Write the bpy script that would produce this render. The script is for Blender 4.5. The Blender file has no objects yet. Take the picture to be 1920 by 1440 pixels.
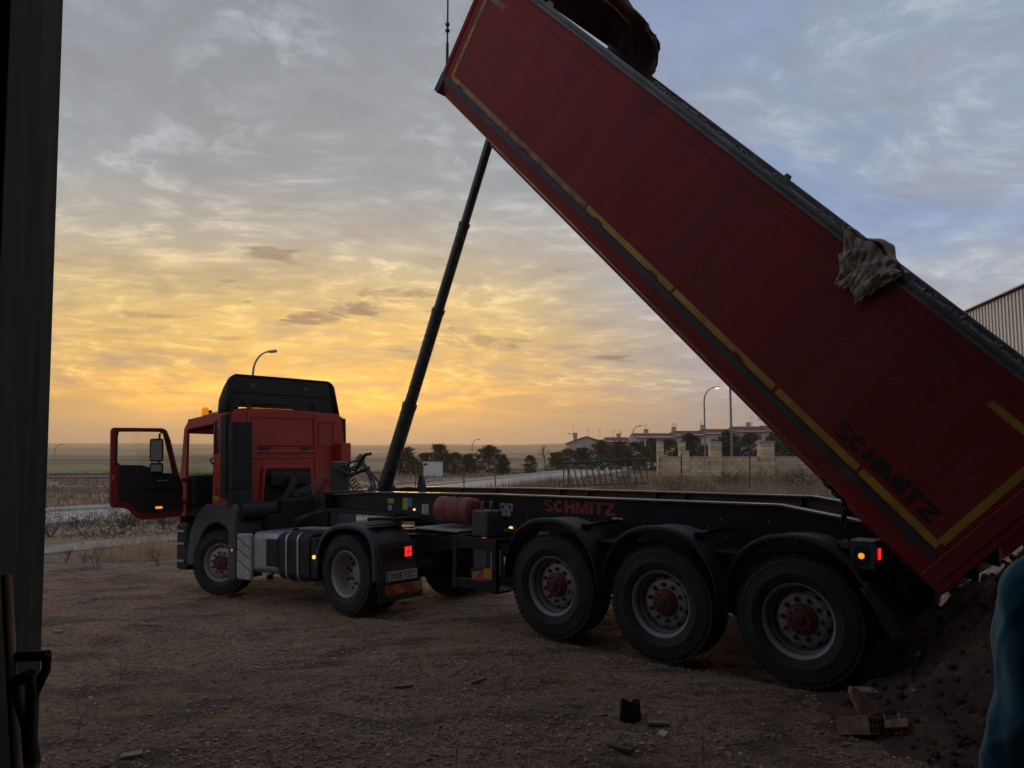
import bpy, bmesh, math, random
import numpy as np
from mathutils import Vector, Matrix, Euler

random.seed(7)
RNG = np.random.default_rng(11)
SC = bpy.context.scene
COL = SC.collection
rad = math.radians

# ------------------------------------------------------------------ camera
EYE = 1.95
PITCH = math.atan((848.0 - 720.0) / 1443.0)
cam_data = bpy.data.cameras.new('camera')
cam_data.sensor_width = 36.0
cam_data.lens = 1443.0 / 1920.0 * 36.0
cam_data.clip_start = 0.05
cam_data.clip_end = 40000
cam = bpy.data.objects.new('camera', cam_data)
cam.location = (0, 0, EYE)
cam.rotation_euler = (math.pi / 2 + PITCH, 0, 0)
COL.objects.link(cam)
SC.camera = cam

# ------------------------------------------------------------------ sky
SUN_AZ = math.atan((645 - 960) / 1443.0)      # left of straight ahead
SUN_EL = rad(3.2)
world = bpy.data.worlds.new('World')
SC.world = world
world.use_nodes = True
WN = world.node_tree.nodes
WL = world.node_tree.links
WN.clear()

def srgb(r, g, b, k=1.0):
    def f(c):
        c /= 255.0
        return (c / 12.92 if c <= 0.04045 else ((c + 0.055) / 1.055) ** 2.4) * k
    return (f(r), f(g), f(b), 1.0)

def wnode(t, **kw):
    nd = WN.new(t)
    for k, v in kw.items():
        setattr(nd, k, v)
    return nd

def wset(sock, v):
    if isinstance(v, bpy.types.NodeSocket):
        WL.new(v, sock)
    else:
        sock.default_value = v

def wm(op, a, b=None, c=None, clamp=False):
    nd = wnode('ShaderNodeMath', operation=op, use_clamp=clamp)
    wset(nd.inputs[0], a)
    if b is not None: wset(nd.inputs[1], b)
    if c is not None: wset(nd.inputs[2], c)
    return nd.outputs[0]

def wstep(x, lo, hi, t0=0.0, t1=1.0):
    nd = wnode('ShaderNodeMapRange', interpolation_type='SMOOTHSTEP')
    wset(nd.inputs[0], x)
    nd.inputs[1].default_value = lo; nd.inputs[2].default_value = hi
    nd.inputs[3].default_value = t0; nd.inputs[4].default_value = t1
    return nd.outputs[0]

def wmix(f, a, b, blend='MIX'):
    nd = wnode('ShaderNodeMix', data_type='RGBA', blend_type=blend)
    wset(nd.inputs[0], f); wset(nd.inputs[6], a); wset(nd.inputs[7], b)
    return nd.outputs[2]

def wramp(x, stops):
    nd = wnode('ShaderNodeValToRGB')
    cr = nd.color_ramp
    cr.interpolation = 'EASE' if False else 'LINEAR'
    while len(cr.elements) < len(stops): cr.elements.new(0.5)
    for e, (p, c) in zip(cr.elements, stops):
        e.position = p; e.color = c
    wset(nd.inputs[0], x)
    return nd.outputs[0]

def wnoise(vec, scale, detail=6.0, rough=0.55, dist=0.0):
    nd = wnode('ShaderNodeTexNoise')
    wset(nd.inputs['Vector'], vec)
    nd.inputs['Scale'].default_value = scale
    nd.inputs['Detail'].default_value = detail
    nd.inputs['Roughness'].default_value = rough
    nd.inputs['Distortion'].default_value = dist
    return nd.outputs[0]

tc = wnode('ShaderNodeTexCoord')
sep = wnode('ShaderNodeSeparateXYZ')
WL.new(tc.outputs['Generated'], sep.inputs[0])
dx, dy, dz = sep.outputs
dzc = wm('MAXIMUM', dz, 0.0)
az = wm('ARCTAN2', dx, dy)
crel = wm('COSINE', wm('SUBTRACT', az, SUN_AZ))
warm = wstep(wm('COSINE', wm('SUBTRACT', az, SUN_AZ - rad(4))), math.cos(rad(35)), math.cos(rad(2)))
WARM = [(0.0, srgb(190, 158, 126)), (0.03, srgb(204, 164, 112)), (0.062, srgb(232, 176, 86)), (0.10, srgb(218, 176, 100)),
        (0.15, srgb(224, 186, 112)), (0.20, srgb(206, 182, 132)), (0.26, srgb(176, 172, 160)), (0.33, srgb(154, 160, 165)),
        (0.5, srgb(144, 151, 160)), (1.0, srgb(156, 153, 149))]
COOL = [(0.0, srgb(162, 152, 146)), (0.06, srgb(160, 153, 154)), (0.12, srgb(172, 170, 170)), (0.2, srgb(172, 178, 188)),
        (0.3, srgb(156, 168, 188)), (0.5, srgb(146, 160, 182)), (1.0, srgb(156, 153, 149))]
base = wmix(warm, wramp(dzc, COOL), wramp(dzc, WARM))
# cloud sheet seen in perspective: direction projected on a layer overhead
den = wm('ADD', dzc, 0.17)
px = wm('DIVIDE', dx, den); py = wm('DIVIDE', dy, den)
cmb = wnode('ShaderNodeCombineXYZ'); WL.new(px, cmb.inputs[0]); WL.new(py, cmb.inputs[1])
mp = wnode('ShaderNodeMapping'); WL.new(cmb.outputs[0], mp.inputs[0])
mp.inputs['Rotation'].default_value = (0, 0, rad(-24)); mp.inputs['Scale'].default_value = (1.0, 1.15, 1.0)
P = mp.outputs[0]
warp = wnoise(P, 0.7, 2.0)
P2n = wnode('ShaderNodeVectorMath', operation='MULTIPLY_ADD')
wc = wnode('ShaderNodeCombineXYZ'); WL.new(warp, wc.inputs[0]); WL.new(wm('SUBTRACT', 1.0, warp), wc.inputs[1])
WL.new(wc.outputs[0], P2n.inputs[0]); P2n.inputs[1].default_value = (0.8, 0.8, 0.8); WL.new(P, P2n.inputs[2])
P2 = P2n.outputs[0]
mpf = wnode('ShaderNodeMapping'); WL.new(P2, mpf.inputs[0]); mpf.inputs['Scale'].default_value = (1.0, 1.2, 1.0); mpf.inputs['Rotation'].default_value = (0, 0, rad(14))
Pf = mpf.outputs[0]
broad = wnoise(P2, 1.1, 3.0, 0.5)
streak = wnoise(P2, 2.6, 7.0, 0.60, 0.0)
fine = wnoise(Pf, 6.5, 6.0, 0.66, 0.25)
# broad grey cloud masses and lighter gaps
lum = wm('ADD', 0.56, wm('ADD', wm('MULTIPLY', broad, 0.42), wm('MULTIPLY', fine, wstep(dzc, 0.22, 0.42, 0.56, 0.40))))
hor = wstep(dzc, 0.015, 0.10)                       # the haze near the horizon is smooth
lum = wm('ADD', wm('MULTIPLY', wm('SUBTRACT', lum, 1.0), hor), 1.0)
grey = wmix(warm, srgb(148, 154, 170), wmix(wstep(dzc, 0.34, 0.20), srgb(148, 152, 160), srgb(170, 152, 126)))
low = wstep(dzc, 0.36, 0.14)
massy = wm('MULTIPLY', wm('MULTIPLY', wstep(streak, 0.46, 0.62), hor), 0.62)
c1 = wmix(massy, base, grey)
# bright filaments (thin cirrus lit from below)
fil = wm('MULTIPLY', wm('MULTIPLY', wstep(fine, 0.46, 0.68), wstep(streak, 0.58, 0.42)), wm('MULTIPLY', hor, wstep(dzc, 0.22, 0.36, 0.75, 0.48)))
c2 = wmix(fil, c1, wmix(wm('MULTIPLY', warm, low), srgb(194, 200, 208), srgb(255, 220, 138)))
# blue gaps to the right and overhead
gap = wm('MULTIPLY', wstep(broad, 0.56, 0.40), wm('MULTIPLY', wstep(warm, 0.95, 0.1), wstep(dzc, 0.08, 0.30)))
c3 = wmix(wm('MULTIPLY', gap, 0.70), c2, srgb(134, 160, 202))
# small dark scud
scn = wnoise(P2, 2.6, 5.0, 0.6, 0.2)
scm = wm('MULTIPLY', wstep(scn, 0.60, 0.68), wm('MULTIPLY', wstep(dzc, 0.09, 0.13), wstep(dzc, 0.27, 0.20)))
scud = wm('MULTIPLY', scm, wstep(warm, 0.2, 0.6))
scr = wnoise(Pf, 7.0, 5.0, 0.64, 0.3)
for saz, sel_, raz, rel_, st in ((-17.5, 14.1, 2.2, 0.55, 0.8), (-11.3, 10.4, 3.0, 0.75, 1.0), (-14.9, 9.5, 2.3, 0.50, 1.0), (-8.6, 11.6, 3.6, 0.7, 0.7), (-25.0, 9.2, 3.6, 0.35, 0.6), (-2.0, 8.3, 3.5, 0.45, 0.6), (-20.5, 8.0, 2.0, 0.22, 0.5)):
    ax_ = wm('DIVIDE', wm('SUBTRACT', az, rad(saz)), rad(raz)); az_ = wm('DIVIDE', wm('SUBTRACT', dz, math.sin(rad(sel_))), rad(rel_))
    g_ = wm('EXPONENT', wm('MULTIPLY', wm('ADD', wm('MULTIPLY', ax_, ax_), wm('MULTIPLY', az_, az_)), -1.0))
    scud = wm('MAXIMUM', scud, wm('MULTIPLY', wstep(wm('ADD', wm('MULTIPLY', g_, 0.60), wm('MULTIPLY', scr, 1.7)), 1.08, 1.42), st))
c4 = wmix(wm('MULTIPLY', scud, 0.90), c3, srgb(122, 112, 100))
lcol = wnode('ShaderNodeCombineXYZ')
for i in range(3): WL.new(lum, lcol.inputs[i])
c5 = wmix(1.0, c4, lcol.outputs[0], 'MULTIPLY')
# glow round the sun behind the cloud
sd = Vector((math.sin(SUN_AZ) * math.cos(SUN_EL), math.cos(SUN_AZ) * math.cos(SUN_EL), math.sin(SUN_EL)))
ga = wm('ARCTAN2', wm('SUBTRACT', az, SUN_AZ), 1.0)
gx = wm('DIVIDE', wm('ADD', ga, rad(3.0)), rad(12.0)); gz = wm('DIVIDE', wm('SUBTRACT', dz, math.sin(rad(3.9))), rad(1.9))
gl = wm('EXPONENT', wm('MULTIPLY', wm('ADD', wm('MULTIPLY', gx, gx), wm('MULTIPLY', gz, gz)), -1.0))
gl = wm('MULTIPLY', gl, wstep(streak, 0.66, 0.36, 0.25, 1.0))
glc = wnode('ShaderNodeVectorMath', operation='SCALE'); glc.inputs[0].default_value = (0.72, 0.31, 0.004); WL.new(gl, glc.inputs['Scale'])
c6 = wmix(1.0, c5, glc.outputs[0], 'ADD')
nish = wnode('ShaderNodeTexSky', sky_type='NISHITA')
nish.sun_disc = False
nish.sun_elevation = SUN_EL
nish.sun_rotation = SUN_AZ
nish.air_density = 1.2; nish.dust_density = 3.0
scl = wnode('ShaderNodeVectorMath', operation='SCALE'); WL.new(c6, scl.inputs[0]); scl.inputs['Scale'].default_value = 9.3
skycol = wmix(0.06, scl.outputs[0], nish.outputs[0])
bg = wnode('ShaderNodeBackground'); WL.new(skycol, bg.inputs[0]); bg.inputs[1].default_value = 0.1
wo = wnode('ShaderNodeOutputWorld'); WL.new(bg.outputs[0], wo.inputs[0])

# ------------------------------------------------------------------ sun, veiled by cloud at the horizon
sl = bpy.data.lights.new('sun', 'SUN')
sl.energy = 0.7
sl.angle = rad(14)
sl.color = (1.0, 0.62, 0.28)
sun = bpy.data.objects.new('sun', sl)
sun.rotation_euler = (-sd).to_track_quat('-Z', 'Y').to_euler()
COL.objects.link(sun)

# ------------------------------------------------------------------ picture
SC.view_settings.view_transform = 'Standard'
SC.view_settings.look = 'None'
SC.view_settings.exposure = 0.20
SC.view_settings.gamma = 1.0
SC.view_settings.use_curve_mapping = False
SC.render.engine = 'CYCLES'
SC.cycles.use_denoising = True
SC.cycles.max_bounces = 5
SC.cycles.diffuse_bounces = 3
SC.cycles.glossy_bounces = 3
SC.cycles.use_adaptive_sampling = True
SC.cycles.adaptive_threshold = 0.02
world.cycles.sampling_method = 'MANUAL'
world.cycles.sample_map_resolution = 512
SC.cycles.volume_bounces = 1
SC.cycles.transparent_max_bounces = 12
SC.cycles.sample_clamp_indirect = 4.0

# ------------------------------------------------------------------ materials
MATS = {}
def mat(name, col, rough=0.6, metal=0.0, vary=0.0, vscale=6.0, col2=None, f2=0.5, s2=3.0, bump=0.0, bscale=40.0,
        coat=0.0, trans=0.0, emit=None, spec=0.5, sheen=0.0, dust=None, dust_f=0.5, coords='Object', stretch=None):
    """Principled surface; col2 is a second colour in noise patches, dust a settled layer on up-facing and rough patches."""
    m = bpy.data.materials.new(name); m.use_nodes = True
    nt = m.node_tree; nd = nt.nodes; ln = nt.links
    b = nd['Principled BSDF']
    b.inputs['Roughness'].default_value = rough
    b.inputs['Metallic'].default_value = metal
    b.inputs['Specular IOR Level'].default_value = spec
    b.inputs['Coat Weight'].default_value = coat
    if sheen:
        b.inputs['Sheen Weight'].default_value = sheen
    b.inputs['Base Color'].default_value = (*col[:3], 1)
    if emit:
        b.inputs['Emission Color'].default_value = (*emit[0], 1)
        b.inputs['Emission Strength'].default_value = emit[1]
    need = vary or col2 or bump or dust
    if need:
        t = nd.new('ShaderNodeTexCoord')
        vec = t.outputs[coords]
        if stretch:
            mpn = nd.new('ShaderNodeMapping'); mpn.inputs['Scale'].default_value = stretch
            ln.new(vec, mpn.inputs[0]); vec = mpn.outputs[0]
        def noise(sc, det=6, ro=0.6):
            n = nd.new('ShaderNodeTexNoise'); n.inputs['Scale'].default_value = sc
            n.inputs['Detail'].default_value = det; n.inputs['Roughness'].default_value = ro
            ln.new(vec, n.inputs['Vector']); return n.outputs[0]
        def rng(x, a, c, lo=0.0, hi=1.0):
            r = nd.new('ShaderNodeMapRange'); ln.new(x, r.inputs[0])
            for i, v in enumerate((a, c, lo, hi)): r.inputs[i + 1].default_value = v
            return r.outputs[0]
        def mixc(f, a, c, bl='MIX'):
            x = nd.new('ShaderNodeMix'); x.data_type = 'RGBA'; x.blend_type = bl
            for s, v in ((x.inputs[0], f), (x.inputs[6], a), (x.inputs[7], c)):
                if isinstance(v, bpy.types.NodeSocket): ln.new(v, s)
                else: s.default_value = v
            return x.outputs[2]
        cur = (*col[:3], 1)
        if col2:
            cur = mixc(rng(noise(s2), 0.5 - 0.18 / max(f2, .05) * .5 + (0.5 - f2) * .5, 0.5 + .1 + (0.5 - f2) * .5), cur, (*col2[:3], 1))
        if vary:
            v = rng(noise(vscale), 0.3, 0.7, 1 - vary, 1 + vary)
            cc = nd.new('ShaderNodeCombineXYZ')
            for i in range(3): ln.new(v, cc.inputs[i])
            cur = mixc(1.0, cur, cc.outputs[0], 'MULTIPLY')
        if dust:
            cur = mixc(rng(noise(2.3, 8, 0.7), 0.42, 0.75, 0.0, dust_f), cur, (*dust[:3], 1))
            rr = rng(noise(2.3, 8, 0.7), 0.42, 0.75, rough, min(1.0, rough + 0.4 * dust_f))
            ln.new(rr, b.inputs['Roughness'])
        if isinstance(cur, bpy.types.NodeSocket): ln.new(cur, b.inputs['Base Color'])
        if bump:
            bn = nd.new('ShaderNodeBump'); bn.inputs['Strength'].default_value = 1.0
            bn.inputs['Distance'].default_value = bump
            ln.new(noise(bscale, 8, 0.65), bn.inputs['Height']); ln.new(bn.outputs[0], b.inputs['Normal'])
    if trans:      # thin dry leaves let light through
        tl = nd.new('ShaderNodeBsdfTranslucent'); mxs = nd.new('ShaderNodeMixShader'); mxs.inputs[0].default_value = trans
        out = [q for q in nd if q.type == 'OUTPUT_MATERIAL'][0]
        if b.inputs['Base Color'].is_linked: ln.new(b.inputs['Base Color'].links[0].from_socket, tl.inputs[0])
        else: tl.inputs[0].default_value = (*col[:3], 1)
        ln.new(b.outputs[0], mxs.inputs[1]); ln.new(tl.outputs[0], mxs.inputs[2]); ln.new(mxs.outputs[0], out.inputs[0])
    MATS[name] = m
    return m

def glass(name, tint=(0.9, 0.92, 0.92), refl=0.08):
    m = bpy.data.materials.new(name); m.use_nodes = True
    nd = m.node_tree.nodes; ln = m.node_tree.links
    nd.clear()
    o = nd.new('ShaderNodeOutputMaterial'); mx = nd.new('ShaderNodeMixShader')
    tr = nd.new('ShaderNodeBsdfTransparent'); tr.inputs[0].default_value = (*tint, 1)
    g = nd.new('ShaderNodeBsdfGlossy'); g.inputs['Roughness'].default_value = 0.02
    fr = nd.new('ShaderNodeFresnel'); fr.inputs[0].default_value = 1.45
    ln.new(fr.outputs[0], mx.inputs[0]); ln.new(tr.outputs[0], mx.inputs[1]); ln.new(g.outputs[0], mx.inputs[2])
    ln.new(mx.outputs[0], o.inputs[0])
    MATS[name] = m
    return m

DUST = (0.13, 0.095, 0.07)
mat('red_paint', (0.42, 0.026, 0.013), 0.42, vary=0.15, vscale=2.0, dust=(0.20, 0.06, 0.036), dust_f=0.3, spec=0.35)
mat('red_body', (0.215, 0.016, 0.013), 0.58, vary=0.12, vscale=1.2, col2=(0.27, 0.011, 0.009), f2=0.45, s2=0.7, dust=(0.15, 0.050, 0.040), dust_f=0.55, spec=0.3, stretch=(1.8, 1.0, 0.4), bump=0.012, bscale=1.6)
mat('red_dull', (0.26, 0.045, 0.035), 0.6, vary=0.2, vscale=8, dust=DUST, dust_f=0.3)
mat('black_plastic', (0.012, 0.0125, 0.0135), 0.6, vary=0.25, vscale=5, dust=(0.034, 0.029, 0.026), dust_f=0.4, spec=0.35)
mat('guard_plastic', (0.026, 0.026, 0.028), 0.55, vary=0.2, vscale=4, dust=(0.085, 0.068, 0.056), dust_f=0.5, spec=0.4)
mat('web_dusty_lit', (0.17, 0.13, 0.085), 0.7, vary=0.35, vscale=3, col2=(0.07, 0.055, 0.04), f2=0.4, s2=1.5)  # far rail: dusty paint, with the sky light on it put into the tan
mat('grey_plastic', (0.062, 0.063, 0.068), 0.55, vary=0.15, vscale=4, dust=(0.11, 0.092, 0.08), dust_f=0.4, spec=0.4)
mat('interior', (0.012, 0.012, 0.013), 0.8)
mat('chassis', (0.007, 0.008, 0.014), 0.45, vary=0.3, vscale=3, dust=(0.024, 0.019, 0.016), dust_f=0.45, spec=0.3)
mat('flange', (0.20, 0.175, 0.135), 0.28, metal=0.35, vary=0.3, vscale=5, dust=DUST, dust_f=0.5)
mat('tyre', (0.020, 0.0185, 0.017), 0.88, vary=0.2, vscale=6, dust=(0.10, 0.078, 0.062), dust_f=0.6, bump=0.002, bscale=60)
mat('rim', (0.38, 0.37, 0.36), 0.42, metal=0.2, vary=0.2, vscale=9, dust=(0.12, 0.095, 0.08), dust_f=0.55)
mat('rim_dish', (0.13, 0.12, 0.11), 0.6, vary=0.3, vscale=7, dust=(0.07, 0.055, 0.045), dust_f=0.6)  # darker tone for the dish of the trailer rims
mat('rim_dark', (0.006, 0.006, 0.006), 0.9)
mat('hub_red', (0.17, 0.022, 0.018), 0.55, vary=0.3, vscale=14, dust=(0.07, 0.03, 0.025), dust_f=0.6)
mat('hub_dark', (0.03, 0.028, 0.027), 0.6, vary=0.3, vscale=20)
mat('nut', (0.16, 0.14, 0.13), 0.5, metal=0.6, vary=0.3, vscale=30)
mat('steel', (0.22, 0.22, 0.22), 0.38, metal=0.9, vary=0.2, vscale=8)
mat('alu', (0.42, 0.43, 0.45), 0.36, metal=0.75, vary=0.15, vscale=7, dust=(0.16, 0.14, 0.12), dust_f=0.35)
mat('alu_plate', (0.42, 0.41, 0.39), 0.5, metal=0.3, vary=0.15, vscale=7, dust=(0.2, 0.17, 0.14), dust_f=0.35)
mat('rail_grey', (0.13, 0.126, 0.12), 0.5, metal=0.2, vary=0.3, vscale=4, dust=(0.10, 0.085, 0.075), dust_f=0.5)
mat('piston', (0.085, 0.088, 0.088), 0.26, metal=0.5, vary=0.2, vscale=4, dust=(0.05, 0.045, 0.04), dust_f=0.4)
mat('yellow_tape', (0.58, 0.32, 0.018), 0.5, vary=0.12, vscale=8, col2=(0.30, 0.17, 0.03), f2=0.3, s2=5)
mat('yellow_worn', (0.42, 0.25, 0.04), 0.6, vary=0.25, vscale=7, col2=(0.17, 0.10, 0.035), f2=0.4, s2=6)
mat('rub_strip', (0.022, 0.030, 0.042), 0.6, vary=0.4, vscale=5, col2=(0.06, 0.05, 0.045), f2=0.3, s2=4)
mat('letter_dark', (0.020, 0.006, 0.006), 0.6, vary=0.25, vscale=6)
mat('letter_red', (0.34, 0.035, 0.030), 0.55, vary=0.2, vscale=10)
mat('tarp', (0.065, 0.035, 0.032), 0.75, vary=0.3, vscale=3, col2=(0.10, 0.07, 0.055), f2=0.45, s2=2.0, bump=0.01, bscale=9)
mat('rag', (0.50, 0.39, 0.31), 0.95, vary=0.5, vscale=9, col2=(0.22, 0.165, 0.13), f2=0.45, s2=5, bump=0.006, bscale=70)
mat('rubber', (0.012, 0.012, 0.012), 0.7)
mat('hose', (0.02, 0.02, 0.021), 0.5)
mat('hose_coil', (0.13, 0.125, 0.11), 0.5)
mat('chain_steel', (0.05, 0.045, 0.04), 0.55, metal=0.6)
mat('sticker_yellow', (0.55, 0.38, 0.06), 0.5, vary=0.2, vscale=20)
mat('sticker_blue', (0.08, 0.20, 0.42), 0.5, vary=0.2, vscale=20)
mat('sticker_white', (0.55, 0.55, 0.52), 0.5, vary=0.15, vscale=20)
mat('plate_white', (0.62, 0.60, 0.54), 0.45, vary=0.15, vscale=14)
mat('ink', (0.012, 0.012, 0.013), 0.6)
mat('haz_red', (0.42, 0.035, 0.02), 0.5, vary=0.2, vscale=10)
mat('haz_yellow', (0.45, 0.22, 0.025), 0.5, vary=0.2, vscale=10)
mat('lamp_red', (0.5, 0.01, 0.01), 0.3, emit=((1.0, 0.02, 0.015), 0.9))
mat('lens_red', (0.09, 0.012, 0.012), 0.25)
mat('lamp_amber', (0.6, 0.25, 0.02), 0.3, emit=((1.0, 0.36, 0.03), 0.8))
mat('lamp_amber_pale', (0.6, 0.3, 0.05), 0.3, emit=((1.0, 0.58, 0.12), 1.1))
mat('beacon', (0.85, 0.30, 0.02), 0.2, emit=((1.0, 0.30, 0.0), 0.45))
mat('lamp_white', (0.8, 0.8, 0.8), 0.3, emit=((1.0, 0.95, 0.95), 2.2))
mat('street_light', (0.9, 0.9, 0.9), 0.3, emit=((1.0, 0.93, 0.80), 2.4))
mat('mirror', (0.82, 0.84, 0.86), 0.03, metal=1.0)
glass('cab_glass', (0.80, 0.82, 0.80))
glass('clear_glass', (0.93, 0.94, 0.93))
mat('rail_dark', (0.045, 0.04, 0.036), 0.7, vary=0.3, vscale=5)
mat('galv', (0.22, 0.22, 0.22), 0.5, metal=0.5, vary=0.2, vscale=3)
mat('rust_post', (0.10, 0.075, 0.06), 0.8, vary=0.3, vscale=6)
mat('wood', (0.27, 0.155, 0.075), 0.6, vary=0.3, vscale=5, col2=(0.16, 0.085, 0.04), f2=0.4, s2=4, stretch=(1, 1, 0.08), bump=0.0006, bscale=60)
mat('block', (0.68, 0.48, 0.285), 0.9, vary=0.2, vscale=3, bump=0.008, bscale=16, coords='Object')
mat('block_b', (0.58, 0.39, 0.225), 0.9, vary=0.25, vscale=3, bump=0.008, bscale=16)
mat('block_c', (0.72, 0.54, 0.35), 0.9, vary=0.2, vscale=3, bump=0.008, bscale=16)
mat('mortar', (0.30, 0.235, 0.17), 0.95)
mat('coping', (0.46, 0.37, 0.27), 0.9, vary=0.2, vscale=4)
mat('render_wall', (0.44, 0.41, 0.37), 0.85, vary=0.1, vscale=0.6)
mat('render_warm', (0.40, 0.35, 0.29), 0.85, vary=0.1, vscale=0.6)
mat('roof_tile', (0.17, 0.040, 0.024), 0.85, vary=0.25, vscale=1.5)
mat('window_dark', (0.04, 0.045, 0.05), 0.15)
mat('shutter', (0.42, 0.40, 0.37), 0.7)
mat('brick', (0.24, 0.10, 0.058), 0.9, vary=0.35, vscale=14, col2=(0.24, 0.17, 0.125), f2=0.35, s2=7, bump=0.003, bscale=50)
mat('stone', (0.22, 0.18, 0.145), 0.9, vary=0.35, vscale=7, bump=0.004, bscale=40)
mat('twig', (0.10, 0.075, 0.055), 0.9, vary=0.3, vscale=5)
mat('straw', (0.30, 0.23, 0.145), 0.9, vary=0.25, vscale=4)
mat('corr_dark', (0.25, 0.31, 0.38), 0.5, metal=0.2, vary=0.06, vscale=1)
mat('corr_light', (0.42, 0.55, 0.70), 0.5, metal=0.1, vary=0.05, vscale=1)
mat('jamb', (0.085, 0.072, 0.044), 0.8, vary=0.3, vscale=5, col2=(0.042, 0.041, 0.030), f2=0.5, s2=3, stretch=(3, 3, 0.3), bump=0.002, bscale=30)
mat('facade', (0.20, 0.195, 0.18), 0.85, vary=0.1, vscale=1)
mat('slab', (0.12, 0.11, 0.10), 0.9, vary=0.2, vscale=2)
mat('cloth_blue', (0.045, 0.155, 0.235), 0.9, vary=0.12, vscale=5, sheen=0.08, bump=0.012, bscale=3.2, stretch=(1.6, 1.6, 0.5), spec=0.1)
mat('cloth_navy', (0.02, 0.03, 0.05), 0.9, vary=0.2, vscale=6)
mat('skin', (0.42, 0.24, 0.17), 0.5)
mat('hair', (0.09, 0.08, 0.085), 0.6, vary=0.3, vscale=60)
mat('boot', (0.03, 0.022, 0.016), 0.6)

# ------------------------------------------------------------------ mesh builder
class MB:
    def __init__(self):
        self.v = []; self.f = []; self.m = []; self.s = []
    def add(self, verts, faces, m=0, smooth=False):
        o = len(self.v)
        self.v += [tuple(p) for p in verts]
        for f in faces:
            self.f.append([i + o for i in f]); self.m.append(m); self.s.append(smooth)
        return self
    def box(self, x0, x1, y0, y1, z0, z1, m=0):
        v = [(x, y, z) for z in (z0, z1) for y in (y0, y1) for x in (x0, x1)]
        return self.add(v, [(0, 2, 3, 1), (4, 5, 7, 6), (0, 1, 5, 4), (2, 6, 7, 3), (0, 4, 6, 2), (1, 3, 7, 5)], m)
    def obox(self, c, size, rot=(0, 0, 0), m=0):
        M = Matrix.Translation(c) @ Euler(rot).to_matrix().to_4x4()
        hx, hy, hz = (s / 2 for s in size)
        v = [M @ Vector((x, y, z)) for z in (-hz, hz) for y in (-hy, hy) for x in (-hx, hx)]
        return self.add(v, [(0, 2, 3, 1), (4, 5, 7, 6), (0, 1, 5, 4), (2, 6, 7, 3), (0, 4, 6, 2), (1, 3, 7, 5)], m)
    def cyl(self, p0, p1, r0, r1=None, seg=16, caps=True, m=0, smooth=True):
        r1 = r0 if r1 is None else r1
        p0 = Vector(p0); p1 = Vector(p1); d = (p1 - p0).normalized()
        a = d.orthogonal().normalized(); b = d.cross(a)
        v = []
        for p, r in ((p0, r0), (p1, r1)):
            v += [p + (a * math.cos(t) + b * math.sin(t)) * r for t in (2 * math.pi * i / seg for i in range(seg))]
        self.add(v, [(i, (i + 1) % seg, seg + (i + 1) % seg, seg + i) for i in range(seg)], m, smooth)
        if caps:
            self.add(v[:seg], [tuple(reversed(range(seg)))], m); self.add(v[seg:], [tuple(range(seg))], m)
        return self
    def tube(self, pts, r, seg=8, m=0, caps=True):
        pts = [Vector(p) for p in pts]; n = len(pts)
        rs = r if isinstance(r, (list, tuple)) else [r] * n
        v = []; up = None
        for i, p in enumerate(pts):
            d = (pts[min(i + 1, n - 1)] - pts[max(i - 1, 0)])
            if d.length < 1e-9: d = Vector((0, 0, 1))
            d.normalize()
            if up is None: up = d.orthogonal().normalized()
            up = (up - d * up.dot(d))
            if up.length < 1e-6: up = d.orthogonal()
            up.normalize(); sd_ = d.cross(up)
            v += [p + (up * math.cos(t) + sd_ * math.sin(t)) * rs[i] for t in (2 * math.pi * k / seg for k in range(seg))]
        f = [(i * seg + k, i * seg + (k + 1) % seg, (i + 1) * seg + (k + 1) % seg, (i + 1) * seg + k) for i in range(n - 1) for k in range(seg)]
        self.add(v, f, m, True)
        if caps:
            self.add(v[:seg], [tuple(reversed(range(seg)))], m); self.add(v[-seg:], [tuple(range(seg))], m)
        return self
    def lathe(self, prof, seg=48, m=0, smooth=True, mfun=None):
        """profile [(r, y)] turned round the Y axis"""
        n = len(prof); v = []
        for r, y in prof:
            v += [(r * math.cos(t), y, r * math.sin(t)) for t in (2 * math.pi * k / seg for k in range(seg))]
        o = len(self.v); self.v += v
        for i in range(n - 1):
            for k in range(seg):
                self.f.append([o + i * seg + k, o + (i + 1) * seg + k, o + (i + 1) * seg + (k + 1) % seg, o + i * seg + (k + 1) % seg])
                self.m.append(mfun(i) if mfun else m); self.s.append(smooth)
        return self
    def prism(self, poly, lo, hi, axis='y', m=0):
        """closed polygon extruded along an axis; poly holds the two other coordinates in order"""
        def P(a, b, c):
            return {'y': (a, c, b), 'x': (c, a, b), 'z': (a, b, c)}[axis]
        n = len(poly)
        v = [P(a, b, lo) for a, b in poly] + [P(a, b, hi) for a, b in poly]
        self.add(v, [tuple(range(n)), tuple(reversed(range(n, 2 * n)))] + [(i, i + n, (i + 1) % n + n, (i + 1) % n) for i in range(n)], m)
        return self
    def ring(self, outer, inner, lo, hi, axis='y', m=0):
        """flat frame between two polygons with the same count"""
        def P(a, b, c):
            return {'y': (a, c, b), 'x': (c, a, b), 'z': (a, b, c)}[axis]
        n = len(outer)
        v = [P(*p, lo) for p in outer] + [P(*p, lo) for p in inner] + [P(*p, hi) for p in outer] + [P(*p, hi) for p in inner]
        f = []
        for i in range(n):
            j = (i + 1) % n
            f += [(i, j, n + j, n + i), (2 * n + i, 3 * n + i, 3 * n + j, 2 * n + j), (i, 2 * n + i, 2 * n + j, j), (n + i, n + j, 3 * n + j, 3 * n + i)]
        self.add(v, f, m)
        return self
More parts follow.
